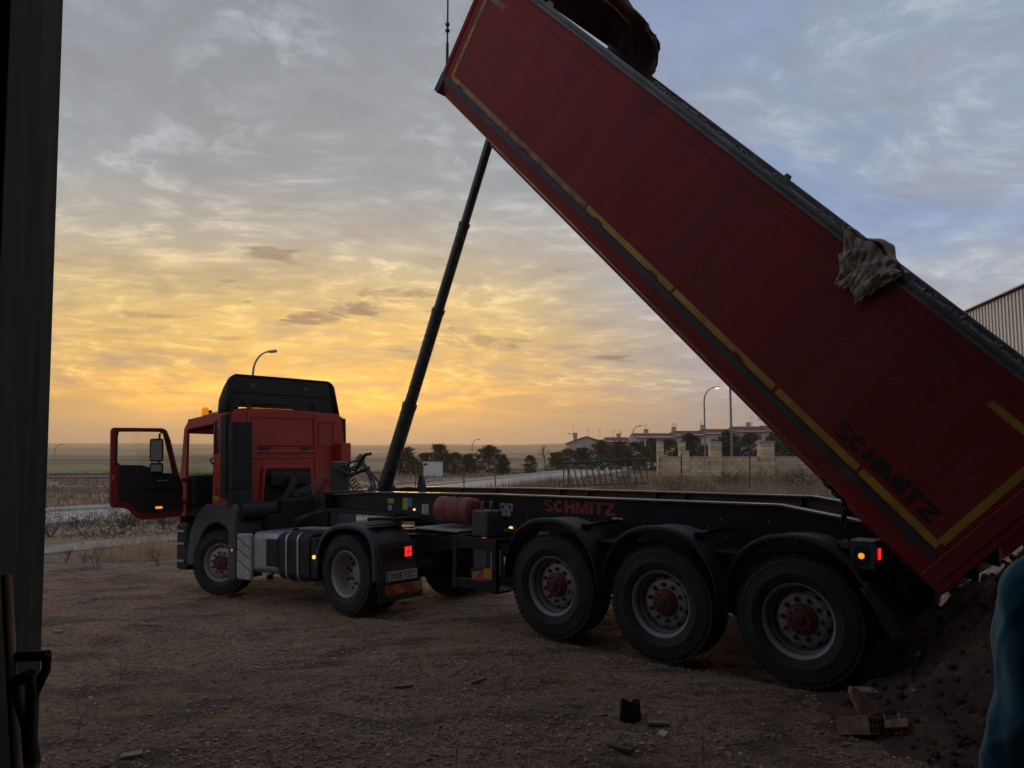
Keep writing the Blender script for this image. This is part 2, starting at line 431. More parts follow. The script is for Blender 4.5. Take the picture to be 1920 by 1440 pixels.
    def grid(self, fn, nu, nv, m=0, smooth=True, flip=False):
        v = [fn(i / (nu - 1), j / (nv - 1)) for j in range(nv) for i in range(nu)]
        f = []
        for j in range(nv - 1):
            for i in range(nu - 1):
                q = (j * nu + i, j * nu + i + 1, (j + 1) * nu + i + 1, (j + 1) * nu + i)
                f.append(tuple(reversed(q)) if flip else q)
        return self.add(v, f, m, smooth)
    def mesh(self, name, mats, sharp=35):
        me = bpy.data.meshes.new(name)
        me.from_pydata(self.v, [], self.f)
        for mn in (mats if isinstance(mats, (list, tuple)) else [mats]):
            me.materials.append(MATS[mn])
        me.polygons.foreach_set('material_index', self.m)
        bm = bmesh.new(); bm.from_mesh(me)
        bmesh.ops.recalc_face_normals(bm, faces=bm.faces)
        bm.to_mesh(me); bm.free()
        me.polygons.foreach_set('use_smooth', [True] * len(me.polygons) if any(self.s) else [False] * len(me.polygons))
        if any(self.s): me.set_sharp_from_angle(angle=rad(sharp))
        me.update()
        return me
    def build(self, name, mats, parent=None, bevel=0.0, loc=None, rot=None, sharp=35, seg=2, weld=False):
        o = bpy.data.objects.new(name, self.mesh(name, mats, sharp))
        return place(o, parent, loc, rot, bevel, seg)

def place(o, parent=None, loc=None, rot=None, bevel=0.0, seg=2):
    COL.objects.link(o)
    if parent is not None: o.parent = parent
    if loc is not None: o.location = loc
    if rot is not None: o.rotation_euler = rot
    if bevel:
        b = o.modifiers.new('bevel', 'BEVEL'); b.width = bevel; b.segments = seg; b.limit_method = 'ANGLE'; b.angle_limit = rad(40)
    return o

def inst(me, name, parent=None, loc=None, rot=None, scale=None):
    o = bpy.data.objects.new(name, me)
    place(o, parent, loc, rot)
    if scale is not None: o.scale = scale
    return o

def tag(o, label=None, cat=None, group=None, kind=None):
    if label: o['label'] = label
    if cat: o['category'] = cat
    if group: o['group'] = group
    if kind: o['kind'] = kind
    return o

def thing(name, label, cat, loc=(0, 0, 0), rot=(0, 0, 0), group=None):
    o = bpy.data.objects.new(name, None); COL.objects.link(o)
    o.empty_display_size = 0.2
    o.location = loc; o.rotation_euler = rot
    return tag(o, label, cat, group)

def struct(o):
    o['kind'] = 'structure'
    return o

def text_mesh(body, m, width, height, depth, bold=0.0):
    """lettering as a thin solid: x along the line, y up, z out; lower left at the origin"""
    cu = bpy.data.curves.new('lettering', 'FONT'); cu.body = body; cu.size = 1.0; cu.extrude = 0.01; cu.offset = bold
    cu.resolution_u = 3
    ob = bpy.data.objects.new('lettering', cu)
    me = bpy.data.meshes.new_from_object(ob)
    bpy.data.objects.remove(ob); bpy.data.curves.remove(cu)
    co = np.empty(len(me.vertices) * 3); me.vertices.foreach_get('co', co); co = co.reshape(-1, 3)
    lo = co.min(0); hi = co.max(0)
    co = (co - lo) / np.maximum(hi - lo, 1e-9) * np.array([width, height, depth])
    me.vertices.foreach_set('co', co.ravel()); me.materials.clear(); me.materials.append(MATS[m]); me.update()
    return me

# ------------------------------------------------------------------ ground shape
TH = rad(41.3)
UX, UY = -math.cos(TH), math.sin(TH)            # the way the truck points
NX, NY = -math.sin(TH), -math.cos(TH)           # its left side, towards the camera
OX, OY = 3.19266, 7.49828                       # under the rear axle, on the centre line

_perm = RNG.random((256, 256))
def vnoise(x, y):
    xi = np.floor(x).astype(int); yi = np.floor(y).astype(int)
    fx = x - xi; fy = y - yi
    fx = fx * fx * (3 - 2 * fx); fy = fy * fy * (3 - 2 * fy)
    g = lambda a, b: _perm[a % 256, b % 256]
    return (g(xi, yi) * (1 - fx) + g(xi + 1, yi) * fx) * (1 - fy) + (g(xi, yi + 1) * (1 - fx) + g(xi + 1, yi + 1) * fx) * fy
def fbm(x, y, o=4):
    a = 0.5; s = 0.0; t = 0.0
    for k in range(o):
        s = s + a * vnoise(x * 2 ** k + 17.3 * k, y * 2 ** k + 5.1 * k); t += a; a *= 0.5
    return s / t - 0.5
def gbase(x, y):
    x = np.asarray(x, float); y = np.asarray(y, float)
    sp = (x - OX) * UX + (y - OY) * UY
    z = -0.85 * (1 - np.exp(-0.1 * np.maximum(0, sp - 2.9)))
    t = np.clip((x + 6) / 9, 0, 1); t = t * t * (3 - 2 * t) * np.clip((40 - x) / 12, 0, 1)
    return z + 1.0 * t * np.exp(-((y - 38) / 6.0) ** 2)      # low bank along the far side of the yard
def hill(x, y):
    d = np.hypot(x, y)
    a = np.arctan2(x, np.maximum(y, 1))
    t = np.clip((d - 700) / 3300, 0, 1); t = t * t * (3 - 2 * t)
    top = 39 + 9 * np.clip((a + 0.25) / 0.5, 0, 1) + 9 * fbm(a * 9 + 3, d * 0 + 2.0, 4) + 5 * fbm(a * 30, d / 900.0, 3)
    return t * top + np.clip((d - 150) / 600, 0, 1) * 3.0 * fbm(x / 260.0, y / 260.0, 3)
def gz(x, y):
    """height of the ground"""
    x = np.asarray(x, float); y = np.asarray(y, float)
    near = np.clip((30 - np.hypot(x, y)) / 12, 0, 1)
    z = gbase(x, y)
    z = z + near * (0.050 * fbm(x / 1.7, y / 1.1, 3) + 0.065 * fbm(x / 0.33, y / 0.28, 4) * (0.3 + 1.5 * vnoise(x / 1.3 + 9, y / 0.9)))
    # wheel ruts along the truck's way in, and two old ones across
    w = (x - OX) * NX + (y - OY) * NY
    for w0 in (1.06, 2.75, 3.9):
        z = z - near * 0.05 * np.exp(-((w - w0 - 0.25 * fbm(x / 5, y / 5, 2)) / 0.17) ** 2)
    return z + hill(x, y)
def g1(x, y): return float(gz(np.array([x]), np.array([y]))[0])

# ================================================================== THE SETTING
def growth(start, step, factor, end):
    out = []; x = start
    while x < end:
        step *= factor; x += step; out.append(x)
    return out
xs = list(np.arange(-8.5, 8.5, 0.045)); r_ = growth(xs[-1], 0.045, 1.11, 7000); l_ = [-a for a in growth(-xs[0], 0.045, 1.11, 7000)]
xs = l_[::-1] + xs + r_
ys = list(np.arange(3.0, 13.0, 0.04)); ys = [-a for a in growth(-3.0, 0.04, 1.2, 60)][::-1] + ys + growth(ys[-1], 0.04, 1.055, 7000)
XX, YY = np.meshgrid(np.array(xs), np.array(ys))
ZZ = gz(XX, YY)
nx, ny = len(xs), len(ys)
me = bpy.data.meshes.new('ground')
idx = np.arange(nx * ny).reshape(ny, nx)
quads = np.stack([idx[:-1, :-1], idx[:-1, 1:], idx[1:, 1:], idx[1:, :-1]], -1).reshape(-1, 4)
me.from_pydata(np.stack([XX, YY, ZZ], -1).reshape(-1, 3).tolist(), [], quads.tolist())
me.polygons.foreach_set('use_smooth', [True] * len(me.polygons))

gm = bpy.data.materials.new('earth_ground'); gm.use_nodes = True
nd = gm.node_tree.nodes; ln = gm.node_tree.links; B = nd['Principled BSDF']
B.inputs['Roughness'].default_value = 0.95; B.inputs['Specular IOR Level'].default_value = 0.2
tco = nd.new('ShaderNodeTexCoord'); V = tco.outputs['Object']
def gnoise(sc, det=6, ro=0.6, stretch=None):
    vec = V
    if stretch:
        q = nd.new('ShaderNodeMapping'); q.inputs['Scale'].default_value = stretch; ln.new(V, q.inputs[0]); vec = q.outputs[0]
    n = nd.new('ShaderNodeTexNoise'); n.inputs['Scale'].default_value = sc; n.inputs['Detail'].default_value = det; n.inputs['Roughness'].default_value = ro
    ln.new(vec, n.inputs['Vector']); return n.outputs[0]
def gr(x, a, b, lo=0.0, hi=1.0):
    r = nd.new('ShaderNodeMapRange'); ln.new(x, r.inputs[0])
    for i, v in enumerate((a, b, lo, hi)): r.inputs[i + 1].default_value = v
    return r.outputs[0]
def gmx(f, a, b, bl='MIX'):
    x = nd.new('ShaderNodeMix'); x.data_type = 'RGBA'; x.blend_type = bl
    for s, v in ((x.inputs[0], f), (x.inputs[6], a), (x.inputs[7], b)):
        if isinstance(v, bpy.types.NodeSocket): ln.new(v, s)
        else: s.default_value = v
    return x.outputs[2]
soil = gmx(gr(gnoise(0.55, 5), 0.40, 0.62), (0.480, 0.315, 0.196, 1), (0.400, 0.220, 0.126, 1))
soil = gmx(gr(gnoise(0.8, 7, 0.68, (0.8, 2.0, 1)), 0.50, 0.62), soil, (0.135, 0.098, 0.070, 1))
soil = gmx(gr(gnoise(2.6, 6, 0.7, (0.7, 1.6, 1)), 0.56, 0.66, 0, 0.8), soil, (0.105, 0.078, 0.060, 1))
soil = gmx(gr(gnoise(13.0, 5, 0.7), 0.46, 0.66, 0, 0.85), soil, (0.085, 0.060, 0.045, 1))
soil = gmx(gr(gnoise(60.0, 4, 0.7), 0.48, 0.60, 0, 0.8), soil, (0.075, 0.052, 0.038, 1))
soil = gmx(gr(gnoise(38.0, 3, 0.6), 0.60, 0.70, 0, 0.75), soil, (0.46, 0.35, 0.245, 1))
vor = nd.new('ShaderNodeTexVoronoi'); vor.inputs['Scale'].default_value = 30.0; ln.new(V, vor.inputs['Vector'])
vor.inputs['Randomness'].default_value = 1.0
sv = nd.new('ShaderNodeSeparateColor'); ln.new(vor.outputs['Color'], sv.inputs[0])
peb = nd.new('ShaderNodeMath'); peb.operation = 'MULTIPLY'
ln.new(gr(sv.outputs[0], 0.70, 0.78), peb.inputs[0]); ln.new(gr(vor.outputs['Distance'], 0.42, 0.26), peb.inputs[1])
soil = gmx(peb.outputs[0], soil, gmx(sv.outputs[1], (0.19, 0.15, 0.12, 1), (0.42, 0.37, 0.32, 1)))
# beyond the yard: dry weeds, then ploughed and sown fields
sepg = nd.new('ShaderNodeSeparateXYZ'); ln.new(V, sepg.inputs[0])
dist = nd.new('ShaderNodeVectorMath'); dist.operation = 'LENGTH'; ln.new(V, dist.inputs[0])
weeds = gmx(gr(gnoise(0.35, 6, 0.65), 0.4, 0.62), (0.27, 0.205, 0.135, 1), (0.38, 0.30, 0.20, 1))
weeds = gmx(gr(gnoise(2.2, 5, 0.7), 0.5, 0.7, 0, 0.6), weeds, (0.17, 0.135, 0.092, 1))
fv = nd.new('ShaderNodeTexVoronoi'); fm_ = nd.new('ShaderNodeMapping'); fm_.inputs['Scale'].default_value = (0.0016, 0.0042, 0); fm_.inputs['Rotation'].default_value = (0, 0, rad(12))
ln.new(V, fm_.inputs[0]); ln.new(fm_.outputs[0], fv.inputs['Vector']); fv.inputs['Scale'].default_value = 1.0
fs = nd.new('ShaderNodeSeparateColor'); ln.new(fv.outputs['Color'], fs.inputs[0])
fr_ = nd.new('ShaderNodeValToRGB'); fr_.color_ramp.interpolation = 'CONSTANT'
for _ in range(4): fr_.color_ramp.elements.new(0.5)
for e, (p_, c_) in zip(fr_.color_ramp.elements, [(0.0, (0.30, 0.225, 0.15)), (0.25, (0.17, 0.12, 0.08)), (0.45, (0.40, 0.31, 0.20)), (0.62, (0.22, 0.185, 0.10)), (0.78, (0.34, 0.25, 0.17)), (0.9, (0.12, 0.12, 0.06))]):
    e.position = p_; e.color = (*c_, 1)
ln.new(fs.outputs[0], fr_.inputs[0])
field = gmx(gr(gnoise(0.02, 6, 0.65), 0.35, 0.65, 0, 0.45), fr_.outputs[0], (0.15, 0.12, 0.085, 1))
cur = gmx(gr(dist.outputs['Value'], 20.0, 27.0), soil, weeds)
cur = gmx(gr(dist.outputs['Value'], 170.0, 260.0), cur, field)
ln.new(cur, B.inputs['Base Color'])
bmp = nd.new('ShaderNodeBump'); bmp.inputs['Distance'].default_value = 0.045; bmp.inputs['Strength'].default_value = 0.9
hsum = nd.new('ShaderNodeMath'); hsum.operation = 'ADD'
pb2 = nd.new('ShaderNodeMath'); pb2.operation = 'MULTIPLY'; pb2.inputs[1].default_value = 0.35; ln.new(peb.outputs[0], pb2.inputs[0])
ln.new(gnoise(28.0, 8, 0.7), hsum.inputs[0]); ln.new(pb2.outputs[0], hsum.inputs[1])
ln.new(hsum.outputs[0], bmp.inputs['Height']); ln.new(bmp.outputs[0], B.inputs['Normal'])
me.materials.append(gm)
ground = struct(place(bpy.data.objects.new('ground', me)))

# ---------------------------------------------------------------- roads, pavements, fields as sheets just above the ground
mat('asphalt', (0.38, 0.34, 0.30), 0.6, spec=0.5, vary=0.2, vscale=0.8, col2=(0.45, 0.40, 0.345), f2=0.4, s2=0.4)
mat('pave', (0.44, 0.38, 0.31), 0.95, spec=0.15, vary=0.15, vscale=0.7, col2=(0.26, 0.23, 0.19), f2=0.35, s2=1.2)
mat('kerb', (0.45, 0.40, 0.34), 0.9, vary=0.2, vscale=1.5)
mat('green_field', (0.13, 0.18, 0.045), 0.95, vary=0.25, vscale=0.08, col2=(0.16, 0.18, 0.07), f2=0.4, s2=0.05)
mat('pale_track', (0.42, 0.38, 0.32), 0.9, vary=0.15, vscale=0.3)
mat('field_dull', (0.30, 0.24, 0.16), 0.95, vary=0.2, vscale=0.05)
mat('plough', (0.085, 0.066, 0.050), 0.95, vary=0.3, vscale=0.3)
def resample(pts, step):
    pts = [Vector((*p, 0)) for p in pts]; out = [pts[0]]
    # Catmull-Rom through the points
    for i in range(len(pts) - 1):
        p0 = pts[max(i - 1, 0)]; p1 = pts[i]; p2 = pts[i + 1]; p3 = pts[min(i + 2, len(pts) - 1)]
        n = max(2, int((p2 - p1).length / step))
        for k in range(1, n + 1):
            t = k / n
            out.append(0.5 * ((2 * p1) + (p2 - p0) * t + (2 * p0 - 5 * p1 + 4 * p2 - p3) * t * t + (3 * p1 - p0 - 3 * p2 + p3) * t ** 3))
    return out
def road_offset(x, y):
    """metres to the right of the far kerb line"""
    best = None
    for (ax, ay), (bx, by) in zip(FAR_EDGE[:-1], FAR_EDGE[1:]):
        L_ = math.hypot(bx - ax, by - ay); ux, uy = (bx - ax) / L_, (by - ay) / L_
        t = np.clip((x - ax) * ux + (y - ay) * uy, 0, L_); dd = np.hypot(x - ax - ux * t, y - ay - uy * t); sg = np.sign((x - ax) * uy - (y - ay) * ux)
        if best is None: best, off = dd, dd * sg
        else: off = np.where(dd < best, dd * sg, off); best = np.minimum(best, dd)
    return off
FAR_EDGE = [(-62, -26), (-36, 13), (-21.8, 35), (-11.2, 51), (2.6, 93), (36, 196), (70, 300)]
def strip(name, pts, o0, o1, material, lift=0.02, step=2.0, nw=6, thick=0.0):
    c = resample(pts, step); mb = MB(); rows = []
    for i, p in enumerate(c):
        d = (c[min(i + 1, len(c) - 1)] - c[max(i - 1, 0)]).normalized(); nrm = Vector((d.y, -d.x, 0))   # right of travel
        rows.append([p + nrm * (o0 + (o1 - o0) * k / nw) for k in range(nw + 1)])
    Q = np.array([(q.x, q.y) for row in rows for q in row])
    v = np.column_stack([Q, gz(Q[:, 0], Q[:, 1]) + lift + 0.0012 * np.maximum(0, np.hypot(Q[:, 0], Q[:, 1]) - 60)]).tolist()
    n1 = nw + 1
    f = [(i * n1 + k, i * n1 + k + 1, (i + 1) * n1 + k + 1, (i + 1) * n1 + k) for i in range(len(rows) - 1) for k in range(nw)]
    mb.add(v, f, 0, True)
    if thick:
        for k in (0, nw):
            vv = []
            for i in range(len(rows)):
                a = v[i * n1 + k]; vv += [a, (a[0], a[1], a[2] - thick)]
            mb.add(vv, [(2 * i, 2 * i + 1, 2 * i + 3, 2 * i + 2) for i in range(len(rows) - 1)])
    return struct(mb.build(name, material))
FAR_EDGE = [(-62, -26), (-36, 13), (-21.8, 35), (-11.2, 51), (2.6, 93), (36, 196), (70, 300)]
strip('road', FAR_EDGE, 0.0, 7.2, 'asphalt', 0.03)
strip('kerb_far', FAR_EDGE, -0.28, 0.0, 'kerb', 0.15, thick=0.2, nw=1)
strip('pavement_far', FAR_EDGE, -1.9, -0.28, 'pave', 0.14, nw=2)
strip('kerb_near', FAR_EDGE[:5], 7.2, 7.45, 'kerb', 0.14, thick=0.2, nw=1)
strip('pavement_near', [(-34, -14), (-15.3, 16.9), (-12.6, 21.0), (-11.2, 23.2), (-5.5, 33), (-1.5, 42)], -0.95, 0.95, 'pave', 0.05, thick=0.1, nw=3)
strip('track_across_field', [(-120, 52), (-60, 58), (-30, 63), (-14, 66)], -0.5, 0.6, 'pale_track', 0.06)
strip('track_beyond', [(-140, 70), (-70, 74), (-40, 77), (-20, 80)], -0.5, 0.7, 'pale_track', 0.06)
strip('field_green', [(-260, 128), (-120, 124), (-52, 128), (-20, 138)], -34, 30, 'green_field', 0.10, step=6, nw=14)
strip('field_ploughed', [(-240, 84), (-110, 82), (-40, 88)], -4, 6, 'plough', 0.08, step=5, nw=5)
strip('track_distant', [(-420, 195), (-200, 190), (-90, 196), (-60, 205)], -2.0, 3.0, 'pale_track', 0.12, step=8)

# ---------------------------------------------------------------- the shed the picture is taken from: its door post shows at the left
shed = thing('storage_shed', 'dark steel door post of the shed, upright along the left edge', 'shed', (0, 0, 0))
col_ = MB()
col_.box(-0.46, -0.02, 0.0, 0.035, 0, 6.2)            # outer flange
col_.box(-0.46, -0.02, 0.30, 0.335, 0, 6.2)
col_.box(-0.25, -0.235, 0.035, 0.30, 0, 6.2)
col_.box(-0.025, 0.0, -0.02, 0.36, 0, 6.2)            # jamb trim along the opening
col_.box(-0.20, -0.16, -0.03, 0.0, 0, 6.2)
col_.build('door_post', 'jamb', shed, bevel=0.004, loc=(-2.10, 3.2, 0), rot=(0, rad(-1.1), 0))
MB().box(-14, -2.50, 3.26, 3.46, -0.2, 5.9).build('front_wall', 'facade', shed)
MB().box(7.5, 14, 3.26, 3.46, -0.2, 5.9).build('front_wall', 'facade', shed)
MB().box(-14, 14, 3.26, 3.46, 5.9, 6.6).build('lintel_wall', 'facade', shed)
MB().box(-14.2, -14, -18, 3.46, -0.2, 6.6).build('side_wall', 'facade', shed)
MB().box(14, 14.2, -18, 3.46, -0.2, 6.6).build('side_wall', 'facade', shed)
MB().box(-14.2, 14.2, -18.2, -18, -0.2, 6.6).build('back_wall', 'facade', shed)
MB().box(-14.6, 14.6, -18.6, 3.6, 6.6, 6.75).build('roof', 'facade', shed)
MB().box(-14, 14, -18, 3.1, -0.2, 0.045).build('floor_slab', 'slab', shed)

# ---------------------------------------------------------------- corrugated industrial building on the right
ind = thing('industrial_building', 'grey corrugated metal industrial building behind the raised body, pale lower half', 'building', (24.3, 42.2, 0))
d_ = Vector((22.8 - 24.3, 34.1 - 42.2, 0)).normalized(); ang = math.atan2(d_.y, d_.x)
ind.rotation_euler = (0, 0, ang)
def corr(x0, x1, z0, z1, y0, pitch=0.36, depth=0.035):
    mb = MB(); x = x0; prof = []
    while x < x1 - 1e-6:
        prof += [(x, 0), (x + pitch * 0.62, 0), (x + pitch * 0.70, depth), (x + pitch * 0.92, depth)]
        x += pitch
    prof.append((x, 0))
    v = [(a, y0 - b, z) for a, b in prof for z in (z0, z1)]
    mb.add(v, [(2 * i, 2 * i + 2, 2 * i + 3, 2 * i + 1) for i in range(len(prof) - 1)])
    return mb
zg = g1(24, 40)
k = 0
for bay in range(-1, 4):
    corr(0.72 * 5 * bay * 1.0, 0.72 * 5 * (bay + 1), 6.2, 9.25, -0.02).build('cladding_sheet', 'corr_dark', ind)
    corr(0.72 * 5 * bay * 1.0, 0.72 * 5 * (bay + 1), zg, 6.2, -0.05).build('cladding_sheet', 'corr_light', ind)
MB().box(-3.7, 14.5, -0.16, 0.0, 9.25, 9.37).build('eaves_trim', 'corr_dark', ind)
MB().box(-3.6, 14.4, 0.03, 22, zg, 9.23).build('building_core', 'corr_dark', ind)
MB().prism([(-0.3, 9.25), (22.4, 9.25), (11, 10.9)], -3.65, 14.6, 'x').build('roof', 'corr_dark', ind)

# ---------------------------------------------------------------- block wall with pillars beyond the trailer
BW, BH = 0.40, 0.20
_bm = {}
for mn in ('block', 'block_b', 'block_c'):
    mb = MB(); mb.box(-BW / 2 + .008, BW / 2 - .008, -0.10, 0.10, 0.008, BH - .008)
    _bm[mn] = mb.mesh('block', mn)
    mb = MB(); mb.box(-BW / 4 + .006, BW / 4 - .006, -0.10, 0.10, 0.008, BH - .008)
    _bm[mn + 'h'] = mb.mesh('block', mn)
def block_run(parent, x0, n, c0, c1, z0, y=0.0):
    for c in range(c0, c1):
        off = BW / 2 if c % 2 else 0.0
        for i in range(n):
            mn = random.choice(['block', 'block', 'block_b', 'block_c'])
            inst(_bm[mn], 'block', parent, (x0 + BW * (i + 0.5) + off, y + random.uniform(-.008, .008), z0 + BH * c))
def pillar(parent, x, w, h, z0, y=-0.03, pm='block'):
    mb = MB(); mb.box(x - w / 2 + .01, x + w / 2 - .01, y - w / 2 + .01, y + w / 2 - .01, z0, z0 + h - 0.08)
    nb = int(round((h - .08) / 0.2)); 
    mb.build('pillar_core', 'mortar', parent)
    for c in range(nb):
        q = MB(); q.box(x - w / 2, x + w / 2, y - w / 2, y + w / 2, z0 + .2 * c + .008, z0 + .2 * c + .192)
        q.build('pillar_block', random.choice(['block', 'block_b', 'block_c']), parent)
    q = MB(); q.box(x - w / 2 - .04, x + w / 2 + .04, y - w / 2 - .04, y + w / 2 + .04, z0 + h - 0.07, z0 + h)
    q.build('pillar_cap', 'coping', parent)
wz = 0.06
wall = thing('block_wall', 'tan concrete block wall with two thick pillars standing beyond the trailer', 'wall', (0, 42, 0))
MB().box(7.95, 14.1, -0.085, 0.085, wz - .3, wz + 1.58).build('wall_core', 'mortar', wall)
block_run(wall, 7.9, 15, 0, 8, wz)
pillar(wall, 11.02, 0.58, 2.47, wz); pillar(wall, 13.78, 0.72, 2.50, wz)
MB().box(7.95, 10.7, -0.13, 0.13, wz + 1.60, wz + 1.67).build('coping', 'coping', wall, bevel=.01)
MB().box(11.33, 13.4, -0.13, 0.13, wz + 1.60, wz + 1.67).build('coping', 'coping', wall, bevel=.01)
pillar(wall, 9.36, 0.46, 2.0, wz, y=0.04)
wall2 = thing('block_wall', 'side run of the tan block wall going back from the corner pillar', 'wall', (14.15, 42.1, 0), (0, 0, rad(30)))
MB().box(0.0, 9.0, -0.085, 0.085, wz - .3, wz + 1.60).build('wall_core', 'mortar', wall2)
block_run(wall2, 0.02, 20, 0, 8, wz)
MB().box(0.0, 9.0, -0.13, 0.13, wz + 1.61, wz + 1.68).build('coping', 'coping', wall2, bevel=.01)
wall3 = thing('block_wall', 'farther tan block wall with two slim pillars seen over the near wall', 'wall', (0, 66, 0))
MB().box(12.5, 30, -0.1, 0.1, wz - 1.2, 1.52).build('wall_core', 'block_b', wall3)
MB().box(12.5, 30, -0.16, 0.16, 1.52, 1.60).build('coping', 'coping', wall3)
pillar(wall3, 12.65, 0.52, 3.6, wz - .8); pillar(wall3, 14.5, 0.52, 3.6, wz - .8); pillar(wall3, 27.0, 0.52, 3.4, wz - .8)

# ---------------------------------------------------------------- terrace of houses
def house(x0, x1, Y, ridge, eave, label, gable=False, nwin=2, wallm='render_wall', chim=0.25, ant=(0.3, 0.7)):
    zb = g1((x0 + x1) / 2, Y) - 0.5
    h = thing('terraced_house', label, 'house', ((x0 + x1) / 2, Y, zb), group='row of houses with red roofs beyond the trees')
    w = (x1 - x0) / 2 - 0.02; dp = 9.0; ev = eave - zb; rd = ridge - zb
    wl = MB()
    if gable:                      # gable end turned to the camera
        wl.prism([(-w, 0), (w, 0), (w, ev), (-w * .1, rd - .15), (-w, ev)], 0, dp, 'y')
    else:
        wl.prism([(0, 0), (dp, 0), (dp, ev), (dp / 2, rd - .15), (0, ev)], -w, w, 'x')
    wl.build('wall', wallm, h)
    rf = MB()
    if gable:
        a = -w * .1
        rf.prism([(-w - .4, ev - .15), (a, rd), (w + .4, ev - .15), (w + .4, ev - .36), (a, rd - .2), (-w - .4, ev - .36)], -0.4, dp + .4, 'y')
    else:
        rf.prism([(-0.45, ev - .15), (dp / 2, rd), (dp + .45, ev - .15), (dp + .45, ev - .34), (dp / 2, rd - .2), (-0.45, ev - .34)], -w - .05, w + .05, 'x')
    roof = rf.build('roof', 'roof_tile', h)
    cx_ = -w + 2 * w * chim
    c = MB(); c.box(cx_ - .45, cx_ + .45, dp * .42, dp * .42 + .7, rd - 1.0, rd + 0.75); c.box(cx_ - .55, cx_ + .55, dp * .42 - .1, dp * .42 + .8, rd + .75, rd + .9)
    c.build('chimney', 'render_warm', roof)
    for t in ant:
        ax = -w + 2 * w * t; hh = random.uniform(1.6, 2.6)
        a_ = MB(); a_.cyl((ax, dp * .5, rd - .3), (ax, dp * .5, rd + hh), 0.035, seg=5)
        for q, ln_ in ((hh - .1, .8), (hh - .5, .6)):
            a_.cyl((ax - ln_ / 2, dp * .5, rd + q), (ax + ln_ / 2, dp * .5, rd + q), 0.025, seg=4)
            for kk in range(4): a_.cyl((ax - ln_ / 2 + ln_ * kk / 3, dp * .5 - .35, rd + q), (ax - ln_ / 2 + ln_ * kk / 3, dp * .5 + .35, rd + q), 0.015, seg=4)
        a_.build('antenna', 'galv', roof)
    for lev in (ev - 1.9, ev - 4.7):
        if lev < 0.8: continue
        for i in range(nwin):
            wx = -w + 2 * w * (i + .5) / nwin
            f_ = MB().box(wx - .62, wx + .62, -0.06, 0.05, lev, lev + 1.25).build('window', 'shutter', h)
            MB().box(wx - .54, wx + .54, -0.075, -0.04, lev + .08, lev + (.7 if (i + int(lev)) % 2 else 1.17)).build('pane', 'window_dark', f_)
    return h
def hx(px, Y): return (px - 960) / 1443.0 * Y
def hz_(py, Y): return EYE + (848 - py) / 1443.0 * Y
Yh = 170.0
house(hx(1070, Yh), hx(1146, Yh), Yh + 6, hz_(817, Yh), hz_(829, Yh), 'lowest pale house with its gable turned to the yard, leftmost of the row', gable=True, nwin=2, wallm='render_warm', chim=.2, ant=(.15, .55, .85))
house(hx(1146, Yh), hx(1192, Yh), Yh + 8, hz_(818, Yh), hz_(827, Yh), 'low red roofed house next to the gable house', ant=(.4, .7), chim=.6)
house(hx(1190, Yh), hx(1267, Yh), Yh, hz_(811.5, Yh), hz_(820, Yh), 'red roofed house left of the stepped roofs, behind three pines', ant=(.35,), chim=.35, nwin=3)
house(hx(1267, Yh), hx(1322, Yh), Yh, hz_(807, Yh), hz_(816, Yh), 'red roofed house one step higher with a pair of antennas', ant=(.04, .12), chim=.06)
house(hx(1322, Yh), hx(1380, Yh), Yh, hz_(803.5, Yh), hz_(813, Yh), 'red roofed house behind the lit street lamp', ant=(.02,), chim=.06)
house(hx(1380, Yh), hx(1436, Yh), Yh, hz_(798.5, Yh), hz_(809, Yh), 'highest red roofed house right of the tall lamp post', ant=(.03, .75), chim=.6)
house(hx(1436, Yh), hx(1500, Yh), Yh, hz_(797, Yh), hz_(808, Yh), 'last red roofed house half hidden by the raised body', ant=(.05, .35), chim=.8)

# ---------------------------------------------------------------- street lamps
def street_lamp(px, py, Y, label, lit=False, side=1, arm=1.3, zb=None):
    """curved-top column; (px, py) is where its lantern shows, Y how far away it stands"""
    top = hz_(py, Y); xl = hx(px, Y); xb = xl - side * arm
    zb = g1(xb, Y) if zb is None else zb
    t = thing('street_lamp', label, 'street lamp', (xb, Y, zb - .05), group='street lamps along the roads')
    H_ = top - zb
    pts = [(0, 0, 0), (0, 0, H_ * .5), (0, 0, H_ - 1.5)]
    for k in range(1, 8):
        a = math.pi / 2 * k / 7
        pts.append((side * (arm * .82) * (1 - math.cos(a)), 0, H_ - 1.5 + 1.45 * math.sin(a)))
    n = len(pts)
    MB().tube(pts, [0.09 - 0.045 * i / (n - 1) for i in range(n)], 8).build('pole', 'galv', t)
    hd = MB(); hd.obox((side * arm * .97, 0, H_ - .02), (0.62, 0.26, 0.13), (0, -side * 0.12, 0)); hd.build('lamp_head', 'galv', t, bevel=.03)
    MB().obox((side * arm * 1.02, 0, H_ - .10), (0.40, 0.20, 0.05), (0, -side * 0.12, 0)).build('lamp_glass', 'street_light' if lit else 'shutter', t)
    return t
street_lamp(508, 656, 52, 'grey street lamp rising behind the cab roof')
street_lamp(1345, 725, 78, 'street lamp with a bright lit head beside the tall post', lit=True)
street_lamp(1337, 684, 56, 'tall grey lamp post with its arm running under the raised body', side=-1)
street_lamp(118, 833, 150, 'distant street lamp left of the open door')
street_lamp(898, 823, 150, 'distant street lamp right of the lifting ram, over the fields')
street_lamp(812, 832, 165, 'small far street lamp among the pines by the white box', side=-1)
street_lamp(1067, 812, 150, 'far street lamp at the left end of the houses', side=-1)
street_lamp(1200, 798, 135, 'far street lamp in front of the row of houses', side=1)
street_lamp(1422, 786, 160, 'far street lamp over the highest roof', side=-1)
street_lamp(651, 840, 190, 'tiny far street lamp just right of the cab', side=1)

